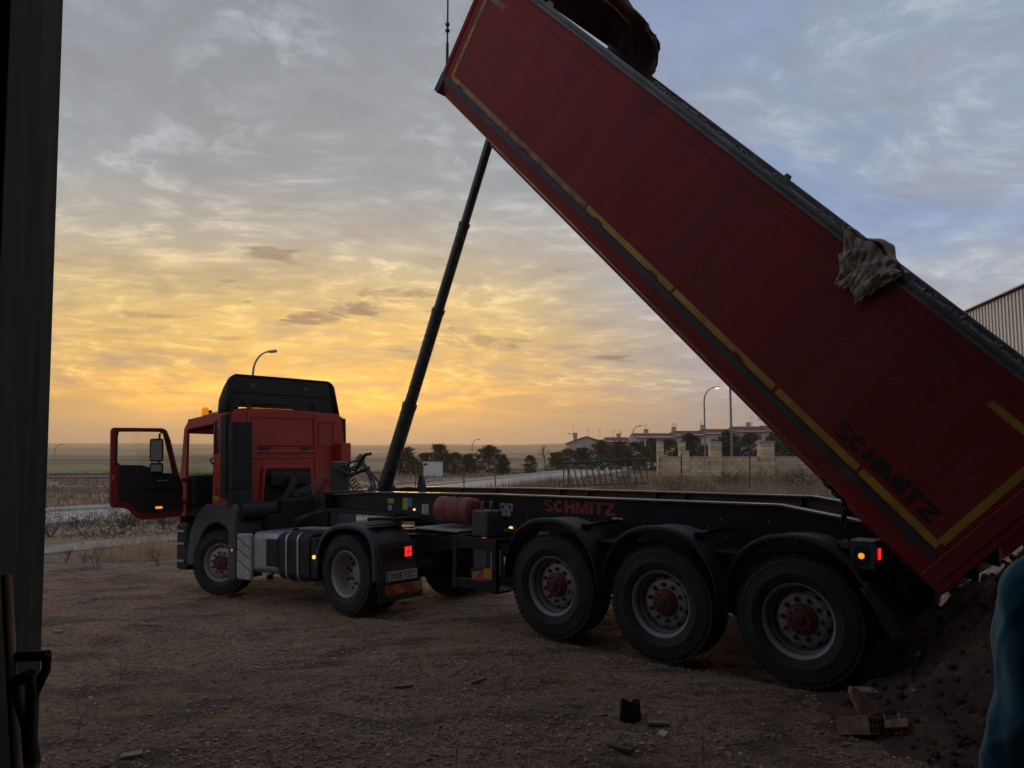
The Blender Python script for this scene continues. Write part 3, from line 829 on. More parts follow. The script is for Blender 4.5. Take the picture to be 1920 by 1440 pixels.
# ---------------------------------------------------------------- railing, posts, white box
rl = thing('metal_railing', 'loose steel railing panel with slanting bars leaning by the road', 'railing', (hx(1134, 34), 34, 0.36), (rad(-8), 0, rad(-6)))
Lr = 3.6
MB().tube([(-Lr / 2, 0, 1.12), (Lr / 2, 0, 1.32)], 0.045, 8).build('top_rail', 'rail_dark', rl)
MB().tube([(-Lr / 2, 0, 0.12), (Lr / 2, 0, 0.25)], 0.03, 8).build('bottom_rail', 'rail_dark', rl)
for i in range(14):
    x = -Lr / 2 + Lr * (i + .5) / 14
    MB().tube([(x, 0, 1.13 + .2 * (x + Lr / 2) / Lr), (x + 0.20, 0, 0.13 + .13 * (x + Lr / 2) / Lr)], 0.026, 6).build('bar', 'rail_dark', rl)
for x in (-Lr / 2 - .03, -Lr / 2 + .16):
    MB().tube([(x, 0.02, -0.1), (x, 0.02, 1.16)], 0.03, 6).build('post', 'rail_dark', rl)
for px, pt, Y, lb in ((781, 872, 36, 'thin rusty fence post left of the white box'), (871, 868, 38, 'thin rusty fence post between the box and the road'),
                      (929, 845, 48, 'pale crossed wooden stake standing by the road'), (1276, 850, 37, 'thin leaning fence post in front of the left wall end'),
                      (1402, 846, 34, 'thin leaning fence post in front of the wall between the pillars')):
    x = hx(px, Y); zb = g1(x, Y); lean = random.uniform(-.03, .05)
    tag(MB().tube([(0, 0, -.1), (-lean * 2, 0, hz_(pt, Y) - zb)], 0.032, 6).build('fence_post', 'rust_post', None, loc=(x, Y, zb)), lb, 'fence post', 'thin fence posts beyond the trailer')
wb = thing('utility_box', 'small white box standing in front of the pines', 'utility box', (hx(813, 88), 88, g1(hx(813, 88), 88)))
zt = hz_(867, 88) - wb.location.z
MB().box(-1.05, 1.05, -0.4, 0.4, 0.05, zt).build('cabinet', 'plate_white', wb, bevel=.03)
MB().box(-1.1, 1.1, -0.45, 0.45, zt, zt + .07).build('lid', 'plate_white', wb)
MB().box(-1.0, -0.62, -0.42, -0.4, zt - .35, zt - .08).build('vent_grille', 'ink', wb)
MB().box(-1.1, 1.1, -0.45, 0.45, -.3, 0.05).build('plinth', 'slab', wb)

# ================================================================== WHEELS (shared meshes)
def mirror_prof(h):
    return h + [(r, -y) for r, y in reversed(h)]
def tyre_mesh(R, W, bead=0.288):
    k = R / 0.54; h = W / 2
    half = [(bead, h - .075), (bead + .022, h - .032), (bead + .05, h - .010), (bead + .095, h - .001), (bead + .10, h + .003), (bead + .107, h + .003), (bead + .112, h),
            (bead + .155, h - .003), (R - .062, h - .012), (R - .058, h - .008), (R - .040, h - .014), (R - .018, h - .030), (R - .006, h - .048), (R, h - .072)]
    g = h - .072
    for f in (0.72, 0.26):
        y = g * f
        half += [(R, y + .010), (R - .014, y + .007), (R - .014, y - .007), (R, y - .010)]
    mb = MB(); mb.lathe(mirror_prof(half), 56, 0)
    # blocks round both shoulders
    for i in range(58):
        a = 2 * math.pi * i / 58
        for s_ in (1, -1):
            c, sn = math.cos(a), math.sin(a); yy = s_ * (h - .052)
            q = Matrix.Translation((c * (R - .009), yy, sn * (R - .009))) @ Matrix.Rotation(-a, 4, 'Y')
            hx_, hy_, hz2 = .0105, .032, .022
            v = [q @ Vector((x, y, z)) for z in (-hz2, hz2) for y in (-hy_, hy_) for x in (-hx_, hx_)]
            mb.add(v, [(0, 2, 3, 1), (4, 5, 7, 6), (0, 1, 5, 4), (2, 6, 7, 3), (0, 4, 6, 2), (1, 3, 7, 5)])
    return mb.mesh('tyre', 'tyre', 28)
def holes(mb, n, r, y, a, b, tilt, m=1, ph=0.0):
    """dark oval hand holes on the cone of the disc"""
    for i in range(n):
        t = 2 * math.pi * i / n + ph
        er = Vector((math.cos(t), 0, math.sin(t))); et = Vector((-math.sin(t), 0, math.cos(t)))
        ax = (er * math.cos(tilt) + Vector((0, 1, 0)) * math.sin(tilt))
        c = er * r + Vector((0, y, 0))
        v = [c + ax * (a * math.cos(q)) + et * (b * math.sin(q)) for q in (2 * math.pi * kk / 12 for kk in range(12))]
        mb.add(v, [tuple(range(12))], m)
def rim_trailer():
    mb = MB()
    mb.lathe([(.285, -.15), (.312, -.165), (.316, -.15), (.288, -.12), (.284, -.02), (.262, .012), (.268, .06), (.286, .105), (.291, .128), (.300, .140), (.313, .148), (.317, .156), (.311, .163), (.301, .158), (.293, .145), (.283, .128),
              (.274, .075), (.262, .035), (.250, .024), (.238, .030), (.214, .058), (.205, .062), (.125, .062), (.120, .05)], 48, 0, mfun=lambda i: 2 if 15 <= i <= 18 else 0)
    holes(mb, 10, .229, .0455, .016, .024, math.atan2(.034, -.036), 1, ph=.31)
    return mb.mesh('wheel', ['rim', 'rim_dark', 'rim_dish'], 30)
def rim_drive():
    mb = MB()
    mb.lathe([(.285, -.12), (.312, -.135), (.316, -.12), (.288, -.09), (.286, .07), (.292, .10), (.302, .112), (.316, .120), (.318, .128), (.311, .134), (.300, .128), (.290, .115), (.280, .09), (.276, -.02), (.262, -.07), (.236, -.100), (.20, -.112), (.10, -.112), (.10, -.06), (.05, -.05), (0.001, -.05)], 48, 0)
    holes(mb, 10, .243, -.088, .017, .024, math.atan2(-.030, -.026), 1, ph=.2)
    return mb.mesh('wheel', ['rim', 'rim_dark'], 30)
def rim_front():
    mb = MB()
    mb.lathe([(.285, -.12), (.312, -.135), (.288, -.10), (.286, .07), (.292, .10), (.302, .112), (.316, .120), (.318, .128), (.311, .134), (.298, .126), (.285, .10), (.276, .05), (.262, .045), (.235, .088), (.212, .104), (.205, .106), (.13, .106), (.125, .09)], 48, 0)
    holes(mb, 10, .249, .069, .016, .025, math.atan2(.043, -.027), 1, ph=.31)
    return mb.mesh('wheel', ['rim', 'rim_dark'], 30)
def hub_mesh(y0, L):
    mb = MB()
    mb.lathe([(.128, y0 - .03), (.130, y0 + .022), (.124, y0 + .030), (.108, y0 + .034), (.104, y0 + L * .55), (.094, y0 + L * .62), (.046, y0 + L * .66)], 32, 0)
    mb.lathe([(.046, y0 + L * .66), (.044, y0 + L * .80), (.036, y0 + L * .88), (.018, y0 + L * .90), (.001, y0 + L * .90)], 24, 1)
    for i in range(10):
        t = 2 * math.pi * i / 10
        c = (.088 * math.cos(t), y0 + L * .6, .088 * math.sin(t)); mb.cyl(c, (c[0], c[1] + .018, c[2]), .011, seg=6, m=0)
    return mb.mesh('hub', ['hub_red', 'hub_dark'], 30)
def nut_mesh():
    mb = MB(); mb.cyl((0, 0, 0), (0, .012, 0), .022, seg=14); mb.cyl((0, .012, 0), (0, .036, 0), .0165, .0155, seg=6, smooth=False); mb.cyl((0, .036, 0), (0, .052, 0), .010, seg=8)
    return mb.mesh('wheel_nut', 'nut')
TY_TR, TY_DR, TY_FR = tyre_mesh(.54, .385), tyre_mesh(.535, .30), tyre_mesh(.535, .315)
RM_TR, RM_DR, RM_FR = rim_trailer(), rim_drive(), rim_front()
HUB_TR, HUB_FR, NUT = hub_mesh(.062, .085), hub_mesh(.106, .05), nut_mesh()
def wheel(parent, x, y, z, tyre, rim, hub, nut_y, side=1, steer=0.0, spin=0.0, nuts=10):
    w = inst(rim, 'wheel', parent, (x, y, z), (0, 0, (0 if side > 0 else math.pi) + steer))
    inst(tyre, 'tyre', w, (0, 0, 0), (0, spin * 1.7, 0))
    if hub: inst(hub, 'hub', w, (0, 0, 0), (0, spin, 0))
    for i in range(nuts):
        t = 2 * math.pi * i / 10 + spin
        inst(NUT, 'wheel_nut', w, (.1675 * math.cos(t), nut_y, .1675 * math.sin(t)))
    return w

# ================================================================== heavy grotesque capitals for the maker's name
def arc_poly(cx, cy, rx, ry, t, a0, a1, n=14):
    o = [(cx + rx * math.cos(rad(a0 + (a1 - a0) * k / n)), cy + ry * math.sin(rad(a0 + (a1 - a0) * k / n))) for k in range(n + 1)]
    i = [(cx + (rx - t) * math.cos(rad(a0 + (a1 - a0) * k / n)), cy + (ry - t * .9) * math.sin(rad(a0 + (a1 - a0) * k / n))) for k in range(n + 1)]
    return [(o[k], o[k + 1], i[k + 1], i[k]) for k in range(n)]
def block_letters(word, m, width, height, depth):
    t = .27; out = []; x = 0.0
    for ch in word:
        w = {'S': .80, 'C': .82, 'H': .84, 'M': 1.02, 'I': .28, 'T': .76, 'Z': .78}[ch]; q = []
        if ch == 'C': q = arc_poly(w / 2, .5, w / 2, .5, t, 38, 322, 20)
        elif ch == 'S': q = arc_poly(w / 2, .735, w / 2, .265, .20, 20, 270, 14) + arc_poly(w / 2, .265, w / 2, .265, .20, 90, -160, 14)
        elif ch == 'H': q = [((0, 0), (t, 0), (t, 1), (0, 1)), ((w - t, 0), (w, 0), (w, 1), (w - t, 1)), ((t, .39), (w - t, .39), (w - t, .61), (t, .61))]
        elif ch == 'M': q = [((0, 0), (.24, 0), (.24, 1), (0, 1)), ((w - .24, 0), (w, 0), (w, 1), (w - .24, 1)), ((.24, 1), (.24, .62), (w / 2 - .09, 0), (w / 2, 0), (w / 2, .38)), ((w - .24, 1), (w / 2, .38), (w / 2, 0), (w / 2 + .09, 0), (w - .24, .62))]
        elif ch == 'I': q = [((0, 0), (w, 0), (w, 1), (0, 1))]
        elif ch == 'T': q = [((0, .78), (w, .78), (w, 1), (0, 1)), ((w / 2 - t / 2, 0), (w / 2 + t / 2, 0), (w / 2 + t / 2, .78), (w / 2 - t / 2, .78))]
        elif ch == 'Z': q = [((0, .79), (w, .79), (w, 1), (0, 1)), ((0, 0), (w, 0), (w, .21), (0, .21)), ((0, .21), (.32, .21), (w, .79), (w - .32, .79))]
        out += [[(a + x, b) for a, b in p] for p in q]
        x += w + .075
    k = width / (x - .075); mb = MB()
    for p in out: mb.prism([(a * k, b * height) for a, b in p], 0, depth, 'z')
    return mb.mesh('lettering', m)

# ================================================================== SEMI-TRAILER
RZ = math.pi - TH
tr = thing('tipper_semi_trailer', 'red three axle tipper semi-trailer with its body raised high on a telescopic ram', 'trailer', (OX, OY, 0), (0, 0, RZ))
R_ = 0.54
for i, ax in enumerate((0.0, 1.31, 2.62)):
    zc = [0.545, 0.52, 0.54][i]
    wheel(tr, ax, 1.058, zc, TY_TR, RM_TR, HUB_TR, .062, 1, 0, [.05, .21, .33][i])
    wheel(tr, ax, -1.058, zc, TY_TR, RM_TR, HUB_TR, .062, -1, 0, .2, nuts=0)
    a = MB(); a.cyl((ax, -1.0, zc), (ax, 1.0, zc), .065, seg=12); a.build('axle', 'chassis', tr)
    for s in (1, -1):
        b = MB(); b.cyl((ax - .22, s * .55, zc + .10), (ax - .22, s * .55, zc + .40), .13, seg=16); b.lathe([(.10, 0), (.10, .01)], 8)
        b = MB(); b.cyl((ax - .25, s * .52, zc + .08), (ax - .25, s * .52, zc + .38), .125, seg=16)
        b.build('air_spring', 'rubber', tr)
        b = MB(); b.obox((ax + .12, s * .52, zc + .02), (0.86, .09, .12), (0, 0.10, 0)); b.build('trailing_arm', 'chassis', tr, bevel=.01)
        b = MB(); b.cyl((ax + .06, s * .74, zc - .02), (ax + .26, s * .70, zc + .10), .085, seg=14); b.build('brake_chamber', 'chassis', tr)
        b = MB(); b.cyl((ax, s * .80, zc), (ax, s * .90, zc), .20, seg=24); b.build('brake_drum', 'chassis', tr)
# chassis rails: I-beams with the drop towards the tail
TOP = [(-1.02, 1.24), (-.25, 1.35), (.43, 1.455), (4.08, 1.425), (5.9, 1.385), (6.5, 1.372), (6.75, 1.36), (7.55, 1.30)]
BOT = [(7.55, 1.10), (5.5, 1.06), (4.75, .95), (3.6, .90), (-.6, .92), (-1.02, .98)]
def rail_top(x):
    return float(np.interp(x, [p[0] for p in TOP], [p[1] for p in TOP]))
for s in (1, -1):
    yw = s * .43; rise = 0.0 if s > 0 else .045      # the trailer leans a little
    T_ = [(x, z + rise - .016) for x, z in TOP]; B_ = [(x, z + rise) for x, z in BOT]
    rail = MB().prism(T_ + B_, yw - .006, yw + .006, 'y').build('chassis_rail', 'chassis' if s > 0 else 'web_dusty_lit', tr)
    fl = MB()
    for a, b in zip(T_[:-1], T_[1:]):
        fl.add([(a[0], yw - 0.07, a[1]), (a[0], yw + 0.07, a[1]), (b[0], yw + 0.07, b[1]), (b[0], yw - 0.07, b[1]),
                (a[0], yw - 0.07, a[1] + .016), (a[0], yw + 0.07, a[1] + .016), (b[0], yw + 0.07, b[1] + .016), (b[0], yw - 0.07, b[1] + .016)],
               [(0, 1, 2, 3), (4, 7, 6, 5), (0, 4, 5, 1), (3, 2, 6, 7), (1, 5, 6, 2), (0, 3, 7, 4)])
    fl.build('top_flange', 'flange', rail)
    fl = MB()
    BB = list(reversed(B_))
    for a, b in zip(BB[:-1], BB[1:]):
        fl.add([(a[0], yw - .07, a[1] - .016), (a[0], yw + .07, a[1] - .016), (b[0], yw + .07, b[1] - .016), (b[0], yw - .07, b[1] - .016),
                (a[0], yw - .07, a[1]), (a[0], yw + .07, a[1]), (b[0], yw + .07, b[1]), (b[0], yw - .07, b[1])],
               [(0, 1, 2, 3), (4, 7, 6, 5), (0, 4, 5, 1), (3, 2, 6, 7), (1, 5, 6, 2), (0, 3, 7, 4)])
    fl.build('bottom_flange', 'chassis', rail)
    for x in (-.55, .1, .55, 1.9, 2.3, 3.3, 3.75, 4.9, 5.6):
        MB().box(x - .006, x + .006, min(yw - s * .006, yw - s * .065), max(yw - s * .006, yw - s * .065), 1.08, rail_top(x) + rise - .018).build('stiffener', 'flange', rail)
for x in (-.85, .72, 2.05, 3.4, 4.6, 5.6, 6.6, 7.45):
    MB().box(x - .04, x + .04, -.423, .423, 1.10, min(rail_top(x) - .05, 1.36)).build('cross_member', 'chassis', tr, bevel=.006)
MB().box(5.9, 7.6, -.62, .62, 1.04, 1.085).build('coupling_plate', 'chassis', tr, bevel=.01)
MB().box(7.56, 7.66, -.62, .62, 1.04, 1.34).build('front_cross_beam', 'chassis', tr, bevel=.02)
# bolts on the web
MB().cyl((3.87, .437, 1.01), (3.87, .47, 1.01), .02, seg=12).build('marker_lamp', 'lamp_amber_pale', tr)
for x, z in ((3.62, 1.18), (3.60, 1.12), (2.85, 1.20), (2.2, 1.18), (1.95, 1.20), (1.97, 1.13), (1.2, 1.2), (1.05, 1.28), (1.0, 1.1), (.35, 1.2), (.3, 1.1), (.55, 1.28)):
    MB().cyl((x, .436, z), (x, .448, z), .012, seg=6).build('web_bolt', 'steel', tr)
# lettering on the rail
tm = block_letters('SCHMITZ', 'letter_red', 1.02, .145, .003)
inst(tm, 'rail_lettering', tr, (3.35, .438, 1.240), (math.pi / 2, 0, math.pi))
# stickers, plates
def plate(name, x0, x1, z0, z1, m, y=.438, t=.003, par=tr): return MB().box(x0, x1, y, y + t, z0, z1).build(name, m, par)
plate('yellow_sticker', 6.14, 6.27, 1.215, 1.285, 'sticker_yellow'); 
MB().cyl((6.22, .437, 1.150), (6.22, .441, 1.150), .038, seg=20).build('round_sticker', 'sticker_white', tr)
MB().prism([(6.20, 1.135), (6.24, 1.135), (6.22, 1.167)], .441, .443, 'y').build('warning_symbol', 'ink', tr)
plate('yellow_sticker', 5.835, 5.94, 1.137, 1.305, 'sticker_yellow'); plate('blue_sticker', 5.735, 5.832, 1.18, 1.308, 'sticker_blue')
lab_ = plate('rating_plate', 5.40, 5.53, 1.10, 1.233, 'sticker_white')
for k in range(5): plate('rating_print', 5.415, 5.51 - .012 * (k % 3), 1.117 + .022 * k, 1.125 + .022 * k, 'ink', .4412, .001, lab_)
MB().cyl((5.68, .437, 1.15), (5.68, .46, 1.15), .015, seg=12).build('marker_lamp', 'lamp_amber_pale', tr)
ep = MB().prism([(3.88, 1.15), (4.03, 1.15), (4.03, 1.21), (4.06, 1.225), (4.06, 1.31), (3.85, 1.31), (3.85, 1.225), (3.88, 1.21)], .438, .446, 'y').build('terminal_plate', 'alu_plate', tr)
for x, z in ((3.895, 1.268), (4.015, 1.268), (3.955, 1.295), (3.955, 1.21), (3.955, 1.165)):
    MB().cyl((x, .446, z), (x, .452, z), .022 if z == 1.268 else .010, seg=12).build('terminal_socket', 'ink', ep)
plate('reflector', 2.23, 2.36, 1.20, 1.222, 'sticker_white')
# water drum
dr = MB()
dr.cyl((4.22, .76, 1.225), (4.80, .76, 1.225), .157, seg=32)
dr.lathe([(0, 0)], 3) if False else None
for xx, sgn in ((4.22, -1), (4.80, 1)):
    dr.cyl((xx, .76, 1.225), (xx + sgn * .035, .76, 1.225), .155, .125, seg=32); dr.cyl((xx + sgn * .035, .76, 1.225), (xx + sgn * .045, .76, 1.225), .125, .05, seg=32)
drum = dr.build('water_drum', 'red_dull', tr)
for x in (4.36, 4.40, 4.60, 4.64):
    MB().lathe([(.157, -.004), (.1595, -.003), (.1595, .003), (.157, .004)], 32).build('drum_rib', 'hub_dark', drum, loc=(x, .76, 1.225), rot=(0, 0, math.pi / 2))
MB().cyl((4.5, .76, 1.37), (4.5, .76, 1.42), .035, seg=12).build('drum_cap', 'ink', drum)
MB().box(4.30, 4.36, .44, .72, 1.05, 1.09).build('drum_bracket', 'chassis', tr); MB().box(4.66, 4.72, .44, .72, 1.05, 1.09).build('drum_bracket', 'chassis', tr)
# hydraulic box and landing gear frame
MB().box(3.70, 3.96, .80, 1.06, .95, 1.26).build('valve_box', 'grey_plastic', tr, bevel=.02)
for x in (3.76, 3.90): MB().cyl((x, .93, 1.26), (x, .93, 1.36), .022, seg=10).build('valve_pipe', 'steel', tr)
fr = MB()
for y in (.55, 1.14):
    for x in (3.50, 4.14):
        fr.box(x - .035, x + .035, y - .03, y + .03, .34, .96)
fr.box(3.47, 4.17, 1.115, 1.165, .36, .47); fr.box(3.47, 4.17, 1.115, 1.165, .82, .955); fr.box(3.47, 4.17, .52, .57, .36, .46); fr.box(3.47, 4.17, .52, .57, .86, .955)
fr.box(3.47, 3.52, .57, 1.115, .90, .95); fr.box(4.12, 4.17, .57, 1.115, .90, .95); fr.box(3.47, 4.17, .57, 1.115, .345, .365)
fr.build('carrier_frame', 'chassis', tr, bevel=.006)
for y in (.82, -.82):
    lg = MB(); lg.box(3.72, 3.86, y - .07, y + .07, .50, 1.08); lg.box(3.74, 3.84, y - .05, y + .05, .32, .52); lg.box(3.64, 3.94, y - .12, y + .12, .29, .32)
    lg.build('landing_leg', 'grey_plastic', tr, bevel=.008)
MB().cyl((3.79, -.75, .95), (3.79, .75, .95), .025, seg=10).build('leg_shaft', 'steel', tr)
MB().cyl((3.62, 1.0, .52), (3.62, 1.0, .80), .06, seg=14).build('grease_canister', 'sticker_white', tr)
MB().box(3.53, 3.66, 1.166, 1.170, .50, .62).build('hazard_sticker', 'haz_yellow', tr)
for y0, y1 in ((.60, .98),):
    MB().cyl((4.35, .62, .98), (3.1, .62, .98), .045, seg=10).build('air_pipe', 'hose', tr)
MB().box(4.15, 4.95, .45, 1.10, .985, 1.0).build('catwalk_plate', 'alu_plate', tr)
MB().cyl((3.9, -.5, .78), (3.9, .5, .78), .13, seg=20).build('air_tank', 'chassis', tr)
MB().cyl((3.16, -.45, .80), (3.16, .45, .80), .13, seg=20).build('air_tank', 'chassis', tr)
# mudguards
def mudguard(ax, s, last=False):
    pts = []
    if not last:
        for k in range(25):
            a = math.pi * k / 24
            ca, sa = math.cos(a), math.sin(a)
            pts.append((ax + .02 + .625 * math.copysign(abs(ca) ** .86, ca), .55 + .69 * abs(sa) ** .86))
    else:
        for k in range(22):
            a = math.pi * k / 24
            ca, sa = math.cos(a), math.sin(a)
            pts.append((ax + .02 + .625 * math.copysign(abs(ca) ** .86, ca), .55 + .70 * abs(sa) ** .86))
        pts += [(ax - .52, .925), (ax - .60, .915)]
    y0, y1 = s * .84, s * 1.255
    n = len(pts); v = []
    for x, z in pts: v += [(x, y0, z), (x, s * (abs(y1) - .05), z), (x, s * (abs(y1) - .045), z + .012), (x, y1 - s * .008, z + .010), (x, y1, z + .002), (x, y1, z - .040)]
    f = [(6 * i + k, 6 * i + k + 1, 6 * i + k + 7, 6 * i + k + 6) for i in range(n - 1) for k in range(5)]
    mg = MB().add(v, f, 0, True).build('mudguard', 'guard_plastic', tr, sharp=50)
    so = mg.modifiers.new('thickness', 'SOLIDIFY'); so.thickness = .012
    return mg
for i, ax in enumerate((0.0, 1.31, 2.62)):
    for s in (1, -1):
        mg = mudguard(ax, s, i == 0)
        for bx in (ax + .30, ax - .34):
            bz = 1.19
            MB().cyl((bx, s * .44, bz), (bx, s * 1.02, bz), .020, seg=10).build('support_bar', 'chassis', mg)
            MB().obox((bx, s * 1.03, bz - .005), (.10, .14, .045), (0, 0, .3)).build('clamp', 'chassis', mg, bevel=.008)
for x in (1.97, .66):
    MB().box(x - .20, x + .20, .52, 1.05, 1.02, 1.035).build('stay_bracket', 'chassis', tr)
for s in (1, -1):
    MB().prism([(-.50, .91), (-.60, .91), (-.84, .56), (-.74, .50)], *sorted((s * .85, s * 1.25)), 'y').build('mud_flap', 'rubber', tr, bevel=.006)
# tail beam, lamp boxes, bumper
MB().box(-1.10, -.98, -.95, .95, .98, 1.16).build('rear_cross_beam', 'chassis', tr, bevel=.01)
MB().cyl((-1.0, -.75, 1.06), (-1.0, .75, 1.06), .055, seg=16).build('hinge_shaft', 'steel', tr)
for s in (1, -1):
    MB().prism([(-1.2, .92), (-.85, 1.0), (-.85, 1.22), (-1.0, 1.30), (-1.2, 1.1)], *sorted((s * .44, s * .56)), 'y').build('hinge_bracket', 'chassis', tr, bevel=.01)
    lb = MB().prism([(-.46, 1.02), (-.62, 1.02), (-.64, 1.20), (-.62, 1.235), (-.44, 1.235), (-.43, 1.08)], *sorted((s * 1.00, s * 1.20)), 'y').build('tail_lamp_box', 'grey_plastic', tr, bevel=.008)
    MB().cyl((-.525, s * 1.20, 1.125), (-.525, s * 1.212, 1.125), .024, seg=14).build('side_marker', 'lamp_amber', lb)
    MB().box(-.585, -.465, *sorted((s * 1.20, s * 1.204)), 1.05, 1.20).build('marker_lens', 'ink', lb)
    MB().prism([(-.642, 1.10), (-.652, 1.10), (-.654, 1.19), (-.644, 1.19)], *sorted((s * 1.125, s * 1.185)), 'y').build('tail_lamp', 'lamp_red', lb, bevel=.018)
    MB().box(-.63, -.45, *sorted((s * 1.0, s * 1.21)), 1.238, 1.25).build('lamp_roof', 'alu_plate', lb)
    MB().cyl((-.38, s * 1.10, 1.20), (-.38, s * 1.16, 1.20), .035, seg=14).build('cable_gland', 'steel', lb)
MB().cyl((-.46, .55, 1.17), (-.46, 1.02, 1.17), .025, seg=10).build('lamp_arm', 'chassis', tr)
wl_ = MB().cyl((-.86, .93, 1.205), (-.82, .93, 1.205), .04, seg=16).build('work_lamp', 'lamp_white', tr)
MB().cyl((-.82, .93, 1.205), (-.76, .93, 1.205), .042, .03, seg=16).build('lamp_housing', 'steel', wl_)
# ram
B0, B1 = Vector((6.98, 0, 1.18)), Vector((4.24, 0, 7.32))
dvec = B1 - B0; Lr_ = dvec.length
joint_t = [0.0, .245, .470, .665, .862, 1.0]
rr_ = [.108, .092, .078, .064, .051]
ram = None
for i in range(5):
    a = B0 + dvec * max(0, joint_t[i] - (.02 if i else 0)); b = B0 + dvec * joint_t[i + 1]
    m_ = MB().cyl(a, b, rr_[i], seg=24)
    if i < 4: m_.cyl(b - dvec.normalized() * .07, b, rr_[i] + .008, seg=24)
    o = m_.build('lifting_ram' if i == 0 else 'ram_stage', 'piston', tr if i == 0 else ram)
    if i == 0: ram = o
MB().cyl(B1 - Vector((0, .16, 0)), B1 + Vector((0, .16, 0)), .05, seg=14).build('ram_head', 'steel', ram)
cr = MB()
for s in (1, -1): cr.prism([(7.35, 1.06), (6.65, 1.06), (6.75, 1.34), (6.95, 1.46), (7.08, 1.34)], s * .20 - .012, s * .20 + .012, 'y')
cr.build('ram_cradle', 'grey_plastic', tr, bevel=.004)
for s in (-.34,):
    MB().prism([(6.50, 1.33), (6.28, 1.33), (6.38, 1.60), (6.42, 1.62), (6.46, 1.60)], s - .02, s + .02, 'y').build('cradle_stay', 'grey_plastic', tr, bevel=.004)

# ---------------------------------------------------------------- tipping body (x along from the tail, z up from the floor edge)
LB = 7.88; HB = 1.50; HW = HB + .02
body_sec = [(-.90, -.06), (.90, -.06), (1.06, -.045), (1.17, -.01), (1.235, .05), (1.265, .12), (1.275, .19), (1.275, HW), (1.235, HW), (1.235, .20), (1.19, .07), (1.10, .01), (.90, -.015)]
full = body_sec[1:] + [(-a, b) for a, b in reversed(body_sec[1:])]
bd = MB()
n = len(full)
lean = .17                                  # the front board leans forward
def bx_end(z): return LB + lean * max(0, z)
v = [(0.0, y, z) for y, z in full] + [(bx_end(z), y, z) for y, z in full]
bd.add(v, [(i, (i + 1) % n, n + (i + 1) % n, n + i) for i in range(n)], 0, True)
bd.add(v[:n], [tuple(range(n))]); bd.add(v[n:], [tuple(range(n))])
fb = [(-1.235, .02), (1.235, .02), (1.235, HB), (-1.235, HB)]
bd.add([(bx_end(z) - .06, y, z) for y, z in fb] + [(bx_end(z) - .001, y, z) for y, z in fb], [(0, 1, 2, 3), (7, 6, 5, 4), (0, 4, 5, 1), (1, 5, 6, 2), (2, 6, 7, 3), (3, 7, 4, 0)])
TILT = rad(45.9)
body = bd.build('tipper_body', 'red_body', tr, loc=(-1.08, 0, .89), rot=(0, -TILT, 0), sharp=25)
